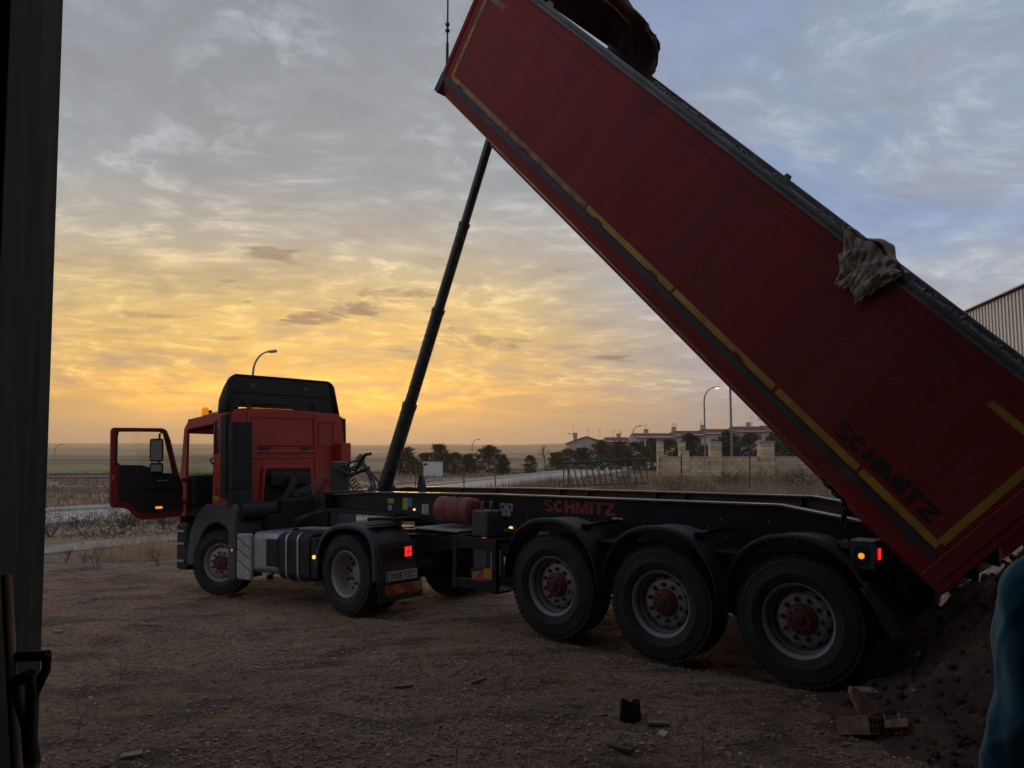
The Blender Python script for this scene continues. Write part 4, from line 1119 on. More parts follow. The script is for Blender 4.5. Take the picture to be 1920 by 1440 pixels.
for s in (1, -1):
    def bb(x0, x1, y0, y1, z0, z1): return MB().box(x0, x1, *sorted((s * y0, s * y1)), z0, z1)
    tp = MB()
    for y0, y1, z0, z1, e in ((1.225, 1.298, HB + .018, HB + .046, 0), (1.235, 1.288, HB + .046, HB + .066, 0), (1.225, 1.298, HB + .066, HB + .10, 0)):
        x1 = bx_end(HB) + .02
        tp.box(-.02, x1, *sorted((s * y0, s * y1)), z0, z1)
    tp.build('top_rail', 'rail_grey', body, bevel=.006)
    bb(-.01, .185, 1.276, 1.302, .02, HB - .02).build('rear_post', 'red_body', body, bevel=.012)
    bb(.06, .075, 1.302, 1.309, .05, HB - .1).build('post_rib', 'red_body', body)
    bb(.19, .215, 1.276, 1.286, .19, HB - .02).build('post_seam', 'red_body', body)
    # worn rubbing strip above the rounded floor edge
    bb(.20, LB - .02, 1.273, 1.286, .150, .215).build('rub_strip', 'rub_strip', body, bevel=.004)
    bb(.20, LB - .02, 1.2755, 1.279, 1.375, 1.382).build('side_seam', 'red_body', body)
    bb(.20, LB - .02, 1.2755, 1.279, 1.40, 1.405).build('side_seam', 'red_body', body)
    # contour tape, torn in places
    x = .245; rnd = random.Random(5)
    while x < LB - .22:
        L_ = rnd.uniform(.45, .95); x1 = min(x + L_, LB - .16)
        z0 = .236 - .012 * x / LB; hgt = .062
        e0 = rnd.uniform(-.012, .012); e1 = rnd.uniform(-.012, .012); bite = x > 1.5 and rnd.random() < .6
        poly = [(x, z0), (x1, z0), (x1 + e1, z0 + hgt * .5), (x1, z0 + hgt), (x, z0 + hgt), (x + e0, z0 + hgt * .55)]
        if bite:
            xb = x + (x1 - x) * rnd.uniform(.3, .6)
            poly = [(x, z0), (xb - .07, z0), (xb - .02, z0 + .028), (xb + .06, z0 + .024), (xb + .10, z0), (x1, z0), (x1 + e1, z0 + hgt * .5), (x1, z0 + hgt), (x, z0 + hgt)]
        MB().prism(poly, *sorted((s * 1.2755, s * 1.2785)), 'y').build('contour_tape', 'yellow_worn' if x > 4.6 or (x > 3.3 and rnd.random() < .4) else 'yellow_tape', body)
        x = x1 + (.004 if rnd.random() < .6 else rnd.uniform(.02, .05))
    bb(.225, .285, 1.2755, 1.2785, .300, 1.30).build('contour_tape', 'yellow_tape', body)
    bb(.285, .74, 1.2755, 1.2785, 1.245, 1.30).build('contour_tape', 'yellow_tape', body)
    xf = lambda z: bx_end(z) - .205
    MB().prism([(xf(.25), .25), (xf(.25) + .055, .25), (xf(1.3) + .055, 1.30), (xf(1.3), 1.30)], *sorted((s * 1.2755, s * 1.2785)), 'y').build('contour_tape', 'yellow_worn', body)
    bb(7.53, xf(1.27), 1.2755, 1.2785, 1.245, 1.30).build('contour_tape', 'yellow_worn', body)
    # floor beams
    bb(.15, 7.3, .44, .56, -.22, -.062).build('floor_beam', 'red_dull', body, bevel=.01)
    # front corner post
    MB().prism([(bx_end(.0) - .03, .02), (bx_end(.0) + .03, .02), (bx_end(HB) + .03, HB), (bx_end(HB) - .03, HB)], *sorted((s * 1.262, s * 1.29)), 'y').build('front_post', 'red_body', body, bevel=.008)
    MB().prism([(LB - .05, -.02), (LB + .045, -.02), (LB + .075, .23), (LB - .02, .23)], *sorted((s * 1.10, s * 1.292)), 'y').build('corner_bumper', 'rub_strip', body, bevel=.012)
tm = block_letters('SCHMITZ', 'letter_dark', .99, .130, .003)
inst(tm, 'body_lettering', body, (1.395, 1.276, .335), (math.pi / 2, 0, math.pi))
tm2 = tm
inst(tm2, 'body_lettering', body, (.42, -1.276, .335), (math.pi / 2, 0, 0))
# chips and scratches
mat('scratch', (0.30, 0.16, 0.14), 0.7)
rs = random.Random(12)
for k in range(16):
    x, z = rs.choice([(1.15, 1.05), (1.4, .9), (3.0, .7), (5.6, 1.0), (.75, .75), (2.3, .55)]); x += rs.gauss(0, .25); z += rs.gauss(0, .16); L_ = rs.uniform(.02, .11); a = rs.uniform(-1.2, .6)
    if not (.35 < x < 7.2 and .35 < z < 1.2): continue
    dx_, dz_ = math.cos(a) * L_, math.sin(a) * L_
    MB().add([(x, 1.2757, z), (x + dx_, 1.2757, z + dz_), (x + dx_ + .002, 1.2757, z + dz_ + .004), (x - .001, 1.2757, z + .005)], [(0, 1, 2, 3)]).build('scratch', 'scratch', body)
# tailgate, hinged at the top and hanging open against the heap
tg = MB(); tg.box(-.05, 0.0, -1.23, 1.23, -1.52, 0.0)
for y in (-1.19, -.6, 0, .6, 1.19): tg.box(-.09, -.05, y - .05, y + .05, -1.52, -.02)
tg.box(-.10, -.05, -1.23, 1.23, -1.52, -1.40); tg.box(-.10, -.05, -1.23, 1.23, -.12, 0)
tg.build('tailgate', 'red_body', body, bevel=.008, loc=(-.06, 0, HB + .03), rot=(0, rad(22), 0))
for s in (1, -1): MB().box(-.14, .10, s * 1.05 - .02, s * 1.05 + .02, HB - .02, HB + .12).build('gate_hinge', 'red_dull', body, bevel=.01)
# things along the rail
for xx, hh in ((3.18, .085), (2.53, .05), (6.9, .04)):
    MB().prism([(xx - .04, HB + .10), (xx + .05, HB + .10), (xx + .03, HB + .10 + hh), (xx - .01, HB + .10 + hh)], 1.24, 1.285, 'y').build('tarp_hook', 'rail_grey', body, bevel=.004)
# soil left along the rail and on the edge
sm = MB(); rs = random.Random(3)
for k in range(150):
    x = rs.choice([rs.uniform(.1, 1.9), rs.uniform(4.3, 5.0), rs.uniform(2.4, 5.2)]); r = rs.uniform(.006, .020)
    sm.obox((x, rs.uniform(1.235, 1.29), HB + .10 + r * .5), (r * 2.0, r * 1.7, r * 1.3), (rs.random() * 3, rs.random() * 3, rs.random() * 3))
sm.build('soil_crumbs', 'stone', body)['kind'] = 'stuff'
# bunched tarpaulin at the front
tb = MB()
def tarp_fn(u, w):
    # u over the hoop from the far rail to the near rail, w forward along the body
    an = math.pi * (1 - u); c, sn = math.cos(an), math.sin(an)
    y = 1.25 * math.copysign(abs(c) ** .55, c); hh_ = abs(sn) ** .62
    x = 7.22 + 1.02 * w
    fold = .045 * math.sin(w * 21 + 2.2 * math.sin(u * 5)) + .02 * math.sin(w * 47 + u * 11)
    drop = 1 - .10 * w
    z = HB + .06 + (.50 + fold) * hh_ * drop
    x += .07 * math.sin(u * 9.0) * (1 - w) + .05 * math.sin(u * 23) * (1 - w) - .10 * math.exp(-((u - .06) / .06) ** 2) * (1 - w)
    return (x, y * (1 + .02 * math.sin(w * 25)), z)
tb.grid(tarp_fn, 60, 56)
tpo = tb.build('rolled_tarpaulin', 'tarp', body, sharp=60); tpo.modifiers.new('thickness', 'SOLIDIFY').thickness = .012
rim_ = []
for k in range(41):
    p = tarp_fn(k / 40, .02); rim_.append((p[0] + .03, p[1] * .99, p[2] - .02 + .012 * math.sin(k * 1.9)))
ec = [tarp_fn(k / 40, 1.0) for k in range(41)]
MB().add([(p[0] - .02, p[1], p[2]) for p in ec], [tuple(range(41))]).build('front_flap', 'tarp', tpo)
MB().tube(rim_, [.045 + .018 * math.sin(k * 1.3) + .012 * math.sin(k * 2.9) for k in range(41)], 10).build('tarpaulin_roll', 'tarp', tpo)
MB().tube([(x + .25, y * .96, z - .05) for x, y, z in rim_], .018, 8).build('hoop', 'rail_grey', tpo)
# cable hanging down the front corner
cx0 = Vector((bx_end(.35) + .05, 1.27, .35))
cosT, sinT = math.cos(TILT), math.sin(TILT)
def body_to_trailer(p): return Vector((-1.08 + p[0] * cosT - p[2] * sinT, p[1], .89 + p[0] * sinT + p[2] * cosT))
q0 = body_to_trailer((LB + .03, 1.27, .28))
cb = MB(); cb.tube([q0, q0 + Vector((0, 0, .35))], .018, 8); cb.tube([q0 + Vector((0, 0, .35)), q0 + Vector((-.01, 0, 2.6))], .011, 8)
cb.cyl(q0 + Vector((0, 0, .50)), q0 + Vector((0, 0, .53)), .028, seg=10); cb.cyl(q0 + Vector((0, 0, .58)), q0 + Vector((0, 0, .61)), .028, seg=10)
cb.build('tarp_pole', 'chain_steel', tr)
# chain from the body to the chassis
lk = MB()
def link_mesh(L, wd, r):
    m_ = MB(); pts = []
    for k in range(12):
        a = 2 * math.pi * k / 12
        pts.append(((L / 2 - wd / 2) * (1 if math.cos(a) > 0 else -1) + wd / 2 * math.cos(a), wd / 2 * math.sin(a), 0))
    pts.append(pts[0]); pts.append(pts[1])
    return m_.tube(pts, r, 5, caps=False).mesh('chain_link', 'chain_steel')
LK = link_mesh(.085, .048, .009)
def chain(p0, p1, sag, n):
    p0 = Vector(p0); p1 = Vector(p1); prev = p0; root = None
    for k in range(n):
        t0, t1 = k / n, (k + 1) / n
        a = p0.lerp(p1, t0) - Vector((0, 0, sag * 4 * t0 * (1 - t0))); b = p0.lerp(p1, t1) - Vector((0, 0, sag * 4 * t1 * (1 - t1)))
        d = (b - a); q = d.to_track_quat('X', 'Z'); 
        o = inst(LK, 'chain' if root is None else 'chain_link', tr if root is None else root, (0, 0, 0))
        M = Matrix.Translation((a + b) / 2) @ q.to_matrix().to_4x4() @ Matrix.Rotation(math.pi / 2 * (k % 2), 4, 'X')
        if root is None: root = o; o.matrix_basis = M; Mi = M.inverted()
        else: o.matrix_basis = Mi @ M
pA = Vector((.01, .75, 1.92)); pB = Vector((-.25, .75, 1.55))
chain(pA, pB, .06, 7)
chain(pB, pB - Vector((0, 0, .22)), 0.0, 4)

# ================================================================== TRACTOR UNIT (x forward from the drive axle)
tcx, tcy = OX + UX * 6.16, OY + UY * 6.16
tk = thing('tractor_unit', 'red two axle truck tractor with black roof spoiler and its driver door wide open', 'truck', (tcx, tcy, -0.238), (0, rad(2.9), RZ))
for s in (1, -1):
    wheel(tk, 0, s * 1.10, .535, TY_DR, RM_DR, None, -.112, s, 0, .1, nuts=10 if s > 0 else 0)
    inst(TY_DR, 'inner_tyre', tk, (0, s * .76, .535))
    wheel(tk, 3.60, s * 1.03, .535, TY_FR, RM_FR, HUB_FR, .106, s, rad(25), .15, nuts=10 if s > 0 else 0)
    MB().box(-.95, 4.7, s * .38 - .035, s * .38 + .035, .76, 1.02).build('frame_rail', 'chassis', tk, bevel=.01)
for x in (-.9, -.35, .6, 1.4, 2.2): MB().box(x - .05, x + .05, -.345, .345, .80, .98).build('cross_member', 'chassis', tk)
MB().cyl((0, -.9, .535), (0, .9, .535), .09, seg=14).build('drive_axle', 'chassis', tk)
MB().cyl((0, 0, .535), (0, .001, .535), .2, seg=8).cyl((-.02, -.18, .56), (-.02, .18, .56), .22, seg=18).build('differential', 'chassis', tk)
MB().cyl((3.6, -.9, .50), (3.6, .9, .50), .07, seg=12).build('front_axle', 'chassis', tk)
# fifth wheel
fw = MB(); fw.prism([(-.35, -.42), (.55, -.42), (.55, .42), (-.35, .42), (-.62, .28), (-.12, .10), (-.12, -.10), (-.62, -.28)], 1.19, 1.24, 'z')
fw.box(-.2, .4, -.45, -.38, 1.02, 1.20); fw.box(-.2, .4, .38, .45, 1.02, 1.20)
fw.build('fifth_wheel', 'chassis', tk, bevel=.01)
# rear mudguards with panel, lamps, plate and hazard board
ARC = [(.70, .60), (.69, .78), (.60, .98), (.44, 1.12), (.22, 1.20), (0, 1.22), (-.25, 1.205), (-.46, 1.14), (-.58, 1.04), (-.645, .92), (-.665, .78), (-.675, .45)]
def spline(P, n):
    pts = resample(P, .05); return [(p.x, p.y) for p in pts]
for s in (1, -1):
    pts = spline(ARC, 0); n = len(pts); v = []
    for x, z in pts: v += [(x, s * .58, z - .03), (x, s * .60, z), (x, s * 1.20, z), (x, s * 1.235, z - .012), (x, s * 1.245, z - .03), (x, s * 1.245, z - .055 if z > .9 else z - .03)]
    for i, (x, z) in enumerate(pts):      # the outer lip turns inwards, towards the wheel centre
        q = Vector((0 - x, 0, .535 - z)).normalized()
        for kk, d in ((0, .03), (3, .010), (4, .03), (5, .075)):
            a = v[6 * i + kk]; v[6 * i + kk] = (x + q.x * d, a[1], z + q.z * d)
    mg = MB().add(v, [(6 * i + k, 6 * i + k + 1, 6 * i + k + 7, 6 * i + k + 6) for i in range(n - 1) for k in range(5)], 0, True).build('rear_mudguard', 'grey_plastic', tk, sharp=50)
    so = mg.modifiers.new('thickness', 'SOLIDIFY'); so.thickness = .012
    MB().box(-.55, -.40, s * .62 if s > 0 else -1.19, 1.19 if s > 0 else -.62, 1.185, 1.20).build('seam_strap', 'black_plastic', mg)
    for yy in (.72, 1.08): MB().obox((-.50, s * yy, 1.13), (.10, .05, .03), (0, -.45, 0)).build('latch', 'black_plastic', mg, bevel=.006)
    pn = MB().box(-.690, -.672, *sorted((s * .56, s * 1.235)), .42, .96).build('rear_panel', 'grey_plastic', mg, bevel=.012)
    MB().box(-.735, -.690, *sorted((s * .60, s * 1.12)), .745, .895).build('tail_lamp', 'lens_red', mg, bevel=.015)
    MB().box(-.742, -.735, *sorted((s * .68, s * .80)), .755, .885).build('lit_lamp', 'lamp_red', mg, bevel=.006)
    MB().box(-.738, -.735, *sorted((s * .83, s * 1.10)), .765, .875).build('lens_band', 'ink', mg)
    MB().box(-.745, -.7425, *sorted((s * .68, s * .80)), .812, .818).build('lamp_divider', 'lens_red', mg)
    MB().box(-.745, -.7425, *sorted((s * .737, s * .742)), .757, .883).build('lamp_divider', 'lens_red', mg)
    MB().prism([(-.678, .46), (-.692, .46), (-.722, .20), (-.708, .20)], *sorted((s * .48, s * 1.23)), 'y').build('mud_flap', 'rubber', mg)
    hb = MB().box(-.712, -.703, *sorted((s * .50, s * 1.12)), .262, .405)
    hbo = hb.build('hazard_board', 'haz_yellow', mg)
    ya, yb = s * .50, s * 1.12
    MB().add([(-.7145, ya + (yb - ya) * t, z) for t, z in ((.30, .405), (.62, .405), (.36, .262), (.04, .262))], [(0, 1, 2, 3)]).build('hazard_stripe', 'haz_red', hbo)
    MB().add([(-.7145, ya + (yb - ya) * t, z) for t, z in ((.86, .405), (1.0, .405), (1.0, .37), (.93, .262), (.62, .262))], [(0, 1, 2, 3, 4)]).build('hazard_stripe', 'haz_red', hbo)
    if s > 0:
        npl = MB().box(-.705, -.695, .555, 1.095, .452, .580).build('number_plate', 'plate_white', mg, bevel=.004)
        MB().box(-.7062, -.705, 1.055, 1.09, .457, .575).build('plate_band', 'sticker_blue', npl)
        t1 = text_mesh('3938 FZC', 'ink', .445, .086, .002, .012)
        inst(t1, 'plate_number', npl, (-.7052, 1.035, .474), (math.pi / 2, 0, -math.pi / 2))
# tank, exhaust box, ribbed end plate on the near side; battery box on the far side
def dsec(y0, y1, z0, z1, r=.13, n=6):
    out = []
    for cx_, cz_, a0 in ((y1 - r, z1 - r, 0), (y0 + r * .4, z1 - r * .4, 90), (y0 + r * .4, z0 + r * .4, 180), (y1 - r, z0 + r, 270)):
        rr = r if cx_ == y1 - r else r * .4
        for k in range(n + 1):
            a = rad(a0 + 90 * k / n); out.append((cx_ + rr * math.cos(a), cz_ + rr * math.sin(a)))
    return out
MB().prism(dsec(.55, 1.18, .36, 1.06), .92, 1.74, 'x').build('fuel_tank', 'black_plastic', tk, bevel=.02)
for x in (1.20, 1.50):
    MB().ring(dsec(.54, 1.195, .345, 1.075), dsec(.552, 1.181, .359, 1.061), x - .024, x + .024, 'x').build('tank_strap', 'alu', tk)
MB().cyl((1.62, .95, 1.05), (1.62, .95, 1.11), .05, seg=14).build('tank_cap', 'ink', tk)
MB().prism(dsec(.55, 1.15, .42, 1.06, .10), 1.80, 2.50, 'x').build('exhaust_box', 'alu', tk, bevel=.02)
MB().prism(dsec(.55, 1.16, .50, 1.0, .08), 1.78, 2.12, 'x').build('exhaust_cover', 'black_plastic', tk, bevel=.02)
MB().cyl((2.15, 1.05, .44), (2.0, 1.16, .38), .05, seg=14, caps=False).build('tail_pipe', 'steel', tk)
rp = MB().box(2.50, 2.93, 1.13, 1.20, .30, 1.03).build('ribbed_shield', 'alu_plate', tk, bevel=.03)
for k in range(5):
    z0 = .98 - .17 * k
    MB().add([(2.52, 1.2015, z0 - .17), (2.91, 1.2015, z0), (2.91, 1.2015, z0 - .022), (2.52, 1.2015, z0 - .192)], [(0, 1, 2, 3)]).build('shield_rib', 'grey_plastic', rp) if z0 - .192 > .32 else None
MB().prism(dsec(-1.15, -.55, .38, 1.02, .1), .95, 2.4, 'x').build('battery_box', 'black_plastic', tk)
MB().cyl((.80, 1.17, .73), (.80, 1.195, .73), .028, seg=14).build('side_marker', 'lamp_amber_pale', tk)
MB().cyl((3.04, 1.195, .76), (3.04, 1.215, .76), .022, seg=14).build('side_marker', 'lamp_amber', tk)
MB().box(.74, .90, .6, 1.17, .42, 1.0).build('tank_end_box', 'black_plastic', tk, bevel=.02)
ct = MB()
for k in range(8): ct.box(1.25, 2.55, .06 + .07 * k, .115 + .07 * k, 1.045, 1.062)
ct.box(1.22, 1.26, .05, .64, 1.03, 1.06); ct.box(2.54, 2.58, .05, .64, 1.03, 1.06)
ct.build('catwalk', 'alu_plate', tk)
MB().box(.3, 2.3, .62, .80, 1.06, 1.075).build('side_deck', 'grey_plastic', tk, bevel=.004)
# front wheel arch and sill
arc = [(3.6 + .66 * math.cos(rad(a)), .535 + .66 * math.sin(rad(a))) for a in range(-8, 172, 9)]
prof = [(4.60, .46), (4.62, .62), (4.52, 1.02), (4.28, 1.34), (3.98, 1.50), (3.06, 1.52), (2.94, 1.40), (2.93, .30), (3.10, .30), (3.10, .70)] + list(reversed(arc))
for s in (1, -1):
    MB().prism(prof, *sorted((s * .72, s * 1.20)), 'y').build('wheel_arch', 'grey_plastic', tk, bevel=.025)
    MB().box(2.94, 3.17, *sorted((s * 1.13, s * 1.215)), .28, 1.24).build('arch_leg', 'grey_plastic', tk, bevel=.02)
    MB().box(4.60, 5.02, *sorted((s * .80, s * 1.20)), .36, 1.18).build('bumper_end', 'black_plastic', tk, bevel=.05)
    for z in (.50, .80, 1.02): MB().box(4.66, 4.92, *sorted((s * 1.19, s * 1.235)), z, z + .035).build('entry_step', 'alu', tk, bevel=.006)
    MB().box(5.0, 5.06, *sorted((s * .72, s * 1.05)), .62, .82).build('headlamp', 'sticker_white', tk, bevel=.02)
MB().box(4.62, 5.08, -.82, .82, .36, .95).build('front_bumper', 'grey_plastic', tk, bevel=.05)
MB().box(2.7, 3.15, .46, .72, .82, 1.30).build('engine_block', 'interior', tk)
MB().box(2.75, 4.5, -.45, .45, .85, 1.55).build('gearbox', 'interior', tk, bevel=.05)
# ---------------------------------------------------------------- cab
W_ = 1.17
def cab_z(x):      # roof height along the cab
    return float(np.interp(x, [3.24, 3.6, 4.2, 4.55, 4.75, 4.86], [3.10, 3.16, 3.17, 3.12, 3.04, 2.90]))
# rear wall, with raised frames
rw = MB()
sec = [(-W_ + .04, 1.36), (W_ - .02, 1.36), (W_, 1.6), (W_, 2.6), (W_ - .03, 2.92), (W_ - .10, 3.08), (-W_ + .10, 3.08), (-W_ + .03, 2.92), (-W_, 2.6), (-W_, 1.6)]
rw.prism([(a, b) for a, b in sec], 3.24, 3.28, 'x')
cab = rw.build('cab', 'red_paint', tk, bevel=.012)
def rframe(y0, y1, z0, z1, t=.02, d=.018):
    MB().ring([(y0, z0), (y1, z0), (y1, z1), (y0, z1)], [(y0 + t, z0 + t), (y1 - t, z0 + t), (y1 - t, z1 - t), (y0 + t, z1 - t)], 3.24 - d, 3.2405, 'x').build('pressed_frame', 'red_paint', cab, bevel=.008)
rframe(-.49, .78, 2.47, 2.98); rframe(-.93, -.59, 2.47, 2.93)
MB().box(3.215, 3.2405, -.54, .83, 2.34, 2.385).build('pressed_rib', 'red_paint', cab, bevel=.01)
MB().box(3.222, 3.2405, -.56, .83, 2.25, 2.28).build('pressed_rib', 'red_paint', cab, bevel=.008)
MB().box(3.223, 3.2405, -.56, -.50, 1.45, 3.05).build('pressed_rib', 'red_paint', cab, bevel=.008)
MB().box(3.223, 3.2405, .79, .84, 1.45, 3.05).build('pressed_rib', 'red_paint', cab, bevel=.008)
for y0, y1 in ((.40, .63), (-.42, -.21)): MB().box(3.226, 3.2405, y0, y1, 2.40, 2.46).build('wall_vent', 'ink', cab, bevel=.006)
MB().ring([(.62, 1.36), (.56, 2.12), (-.44, 2.12), (-.50, 1.36)], [(.56, 1.36), (.50, 2.06), (-.38, 2.06), (-.44, 1.36)], 3.195, 3.2405, 'x').build('tunnel_frame', 'red_paint', cab, bevel=.01)
MB().prism([(.55, 1.30), (.495, 2.055), (-.375, 2.055), (-.43, 1.30)], 3.20, 3.2405, 'x').build('engine_tunnel', 'black_plastic', cab)
MB().box(3.10, 3.20, -.34, .46, 1.76, 2.0).build('tunnel_shelf', 'black_plastic', cab, bevel=.03)
rb = MB().box(3.02, 3.24, -1.17, -.94, 2.12, 2.52).build('side_box', 'red_paint', cab, bevel=.02)
MB().box(3.05, 3.2, -1.16, -.94, 1.5, 2.118).build('side_duct', 'grey_plastic', cab, bevel=.02)
# roof skin
rf_ = MB()
def roof_fn(u, w):
    x = 3.24 + (4.86 - 3.24) * w; y = -W_ + .02 + (2 * W_ - .04) * u
    e = abs(2 * u - 1)
    return (x + (.12 * (1 - e ** 2) if w > .8 else 0) * (w - .8) * 5, y, cab_z(x) - .12 * e ** 6 - .02 * e ** 2)
rf_.grid(roof_fn, 21, 19); ro = rf_.build('cab_roof', 'red_paint', tk, sharp=60)
so = ro.modifiers.new('thickness', 'SOLIDIFY'); so.thickness = .035
# side walls: B-panel with its small window, and the closed far side
def side_panel(s):
    y0, y1 = sorted((s * (W_ - .045), s * W_))
    b = MB(); b.ring([(3.28, 1.42), (3.78, 1.42), (3.76, 3.03), (3.28, 3.03)], [(3.56, 2.34), (3.73, 2.34), (3.72, 2.90), (3.56, 2.90)], y0, y1, 'y')
    p = b.build('corner_panel', 'red_paint', cab, bevel=.008)
    MB().prism([(3.56, 2.34), (3.73, 2.34), (3.72, 2.90), (3.56, 2.90)], s * (W_ - .028) - .004, s * (W_ - .028) + .004, 'y').build('quarter_glass', 'window_dark', p)
    MB().prism([(4.74, 1.30), (4.90, 1.30), (5.0, 1.75), (4.84, 2.86), (4.70, 2.98), (4.73, 2.0)], y0, y1, 'y').build('front_pillar', 'red_paint', cab, bevel=.01)
    MB().prism([(3.76, 2.87), (4.71, 2.84), (4.70, 3.02), (3.76, 3.05)], y0, y1, 'y').build('roof_side_rail', 'red_paint', cab, bevel=.008)
    MB().prism([(3.78, 1.30), (4.74, 1.30), (4.74, 1.38), (3.78, 1.42)], y0, y1, 'y').build('door_sill', 'black_plastic', cab)
    return p
pl = side_panel(1); side_panel(-1)
MB().box(3.56, 3.76, W_ + .001, W_ + .004, 1.56, 1.64).build('orange_sticker', 'haz_yellow', pl)
for k, (x, z, a) in enumerate(((3.66, 1.72, .35), (3.60, 1.70, .55))): MB().obox((x, W_ + .003, z), (.02, .003, .16), (0, a, 0)).build('sticker_mark', 'ink', pl)
MB().box(3.24, 3.43, W_ - .02, W_ + .055, 1.60, 3.0).build('side_deflector', 'black_plastic', cab, bevel=.02)
for k in range(7): MB().box(3.36, 3.50, W_ + .056, W_ + .060, 2.10 + .13 * k, 2.15 + .13 * k).build('deflector_slot', 'ink', cab) if False else None
MB().box(3.24, 3.43, -W_ - .055, -W_ + .02, 1.60, 3.0).build('side_deflector', 'black_plastic', cab, bevel=.02)
# far door with its window; windscreen; front panel
fd = MB(); fd.ring([(3.79, 1.40), (4.72, 1.36), (4.69, 2.90), (3.78, 2.92)], [(3.88, 2.14), (4.64, 2.04), (4.62, 2.84), (3.88, 2.86)], -W_, -W_ + .05, 'y')
fdo = fd.build('far_door', 'red_paint', cab, bevel=.008)
MB().prism([(3.88, 2.14), (4.64, 2.04), (4.62, 2.84), (3.88, 2.86)], -W_ + .02, -W_ + .026, 'y').build('far_door_glass', 'clear_glass', fdo)
ws = MB()
def ws_fn(u, w):
    y = -W_ + .02 + (2 * W_ - .04) * u; e = abs(2 * u - 1)
    x = 5.0 - .17 * w + .13 * (1 - e ** 2); return (x, y, 1.78 + 1.12 * w)
ws.grid(ws_fn, 15, 5); ws.build('windscreen', 'clear_glass', cab)
vs = MB()
vs.grid(lambda u, w: (4.86 + .13 * (1 - abs(2 * u - 1) ** 2) + .02, -W_ + .04 + (2 * W_ - .08) * u, 2.78 + .13 * w), 13, 3)
mat('visor_pink', (0.42, 0.10, 0.10), 0.5); vs.build('sun_visor_band', 'visor_pink', cab)
fp = MB(); fp.grid(lambda u, w: (5.01 + .13 * (1 - abs(2 * u - 1) ** 2), -W_ + .02 + (2 * W_ - .04) * u, .96 + .82 * w), 15, 3)
fpo = fp.build('front_panel', 'red_paint', cab)
fpo.modifiers.new('thickness', 'SOLIDIFY').thickness = .03
# inside: floor, seat, dash, steering wheel
MB().box(3.30, 4.95, -W_ + .06, W_ - .06, 1.36, 1.46).build('cab_floor', 'interior', cab)
MB().box(4.55, 4.97, -W_ + .08, W_ - .08, 1.46, 2.02).build('dashboard', 'interior', cab, bevel=.06)
MB().box(3.32, 3.42, -W_ + .08, W_ - .08, 1.46, 2.2).build('bunk_back', 'interior', cab)
for y in (.62, -.62):
    st = MB(); st.box(3.72, 4.26, y - .27, y + .27, 1.72, 1.90); st.box(3.60, 3.78, y - .27, y + .27, 1.80, 2.42); st.box(3.62, 3.76, y - .14, y + .14, 2.42, 2.62); st.box(3.8, 4.15, y - .2, y + .2, 1.46, 1.72)
    st.build('seat', 'interior', cab, bevel=.05)
sw = MB(); sw.lathe([(.235, -.014), (.249, 0), (.235, .014), (.221, 0), (.235, -.014)], 32); sw.cyl((-.225, 0, 0), (.225, 0, 0), .018, seg=8); sw.cyl((0, -.02, 0), (0, .02, 0), .07, seg=16)
sw.build('steering_wheel', 'interior', cab, loc=(4.42, .62, 2.22), rot=(rad(90), 0, 0))
MB().cyl((4.42, .62, 2.2), (4.62, .62, 1.85), .04, seg=10).build('steering_column', 'interior', cab)
cab_sw = [o for o in cab.children if o.name.startswith('steering_wheel')][0]
cab_sw.rotation_euler = Euler((0, 0, 0)); cab_sw.rotation_mode = 'QUATERNION'
cab_sw.rotation_quaternion = Vector((-.5, 0, .85)).to_track_quat('Y', 'Z')
# intake tower and air filter on the back wall
it = MB().box(3.05, 3.238, .84, 1.20, 1.72, 2.86).build('intake_tower', 'black_plastic', cab, bevel=.02)
for k in range(9): MB().box(3.04, 3.05, .87, 1.17, 1.50 + .03 * k, 1.512 + .03 * k).build('tower_rib', 'grey_plastic', cab) if k < 8 else None
MB().box(3.05, 3.238, .84, 1.20, 1.44, 1.715).build('intake_base', 'black_plastic', cab, bevel=.012)
af = MB(); af.cyl((2.98, 1.12, 1.36), (2.98, .50, 1.36), .16, seg=24); af.cyl((2.98, .50, 1.36), (2.98, .44, 1.36), .16, .10, seg=24)
af.build('air_filter', 'black_plastic', tk)
MB().tube([(2.98, .52, 1.42), (2.98, .30, 1.50), (3.0, .12, 1.75), (3.05, .08, 1.9)], .075, 12).build('intake_hose', 'rubber', tk)
MB().box(2.85, 3.2, -.5, .44, 1.12, 1.42).build('cab_mount', 'interior', tk, bevel=.03)
# roof spoiler, open at the back
sp = MB()
def arch(hw, z0, z1, r, n=7):
    out = [(hw, z0)]
    for k in range(n + 1):
        a = rad(90 * k / n); out.append((hw - r + r * math.cos(a), z1 - r + r * math.sin(a)))
    out += [(-y, z) for y, z in reversed(out)]
    return out
secs = [(3.34, arch(1.13, 3.02, 3.71, .13)), (3.46, arch(1.13, 3.02, 3.69, .14)), (3.60, arch(1.12, 3.02, 3.55, .12)), (3.78, arch(1.08, 3.03, 3.36, .10)), (4.10, arch(.86, 3.12, 3.25, .04))]
m_ = len(secs[0][1]); v = []
for x, a in secs: v += [(x + .04 * (1 - abs(i / (m_ - 1) * 2 - 1)) + .10 * (z - 3.15), y * (1 - .12 * (z - 3.15)), z + (.05 * (1 - (y / 1.13) ** 2) if z > 3.3 else 0)) for i, (y, z) in enumerate(a)]
sp.add(v, [(i * m_ + k, i * m_ + k + 1, (i + 1) * m_ + k + 1, (i + 1) * m_ + k) for i in range(len(secs) - 1) for k in range(m_ - 1)], 0, True)
spo = sp.build('roof_spoiler', 'black_plastic', tk, sharp=50); spo.modifiers.new('thickness', 'SOLIDIFY').thickness = .03
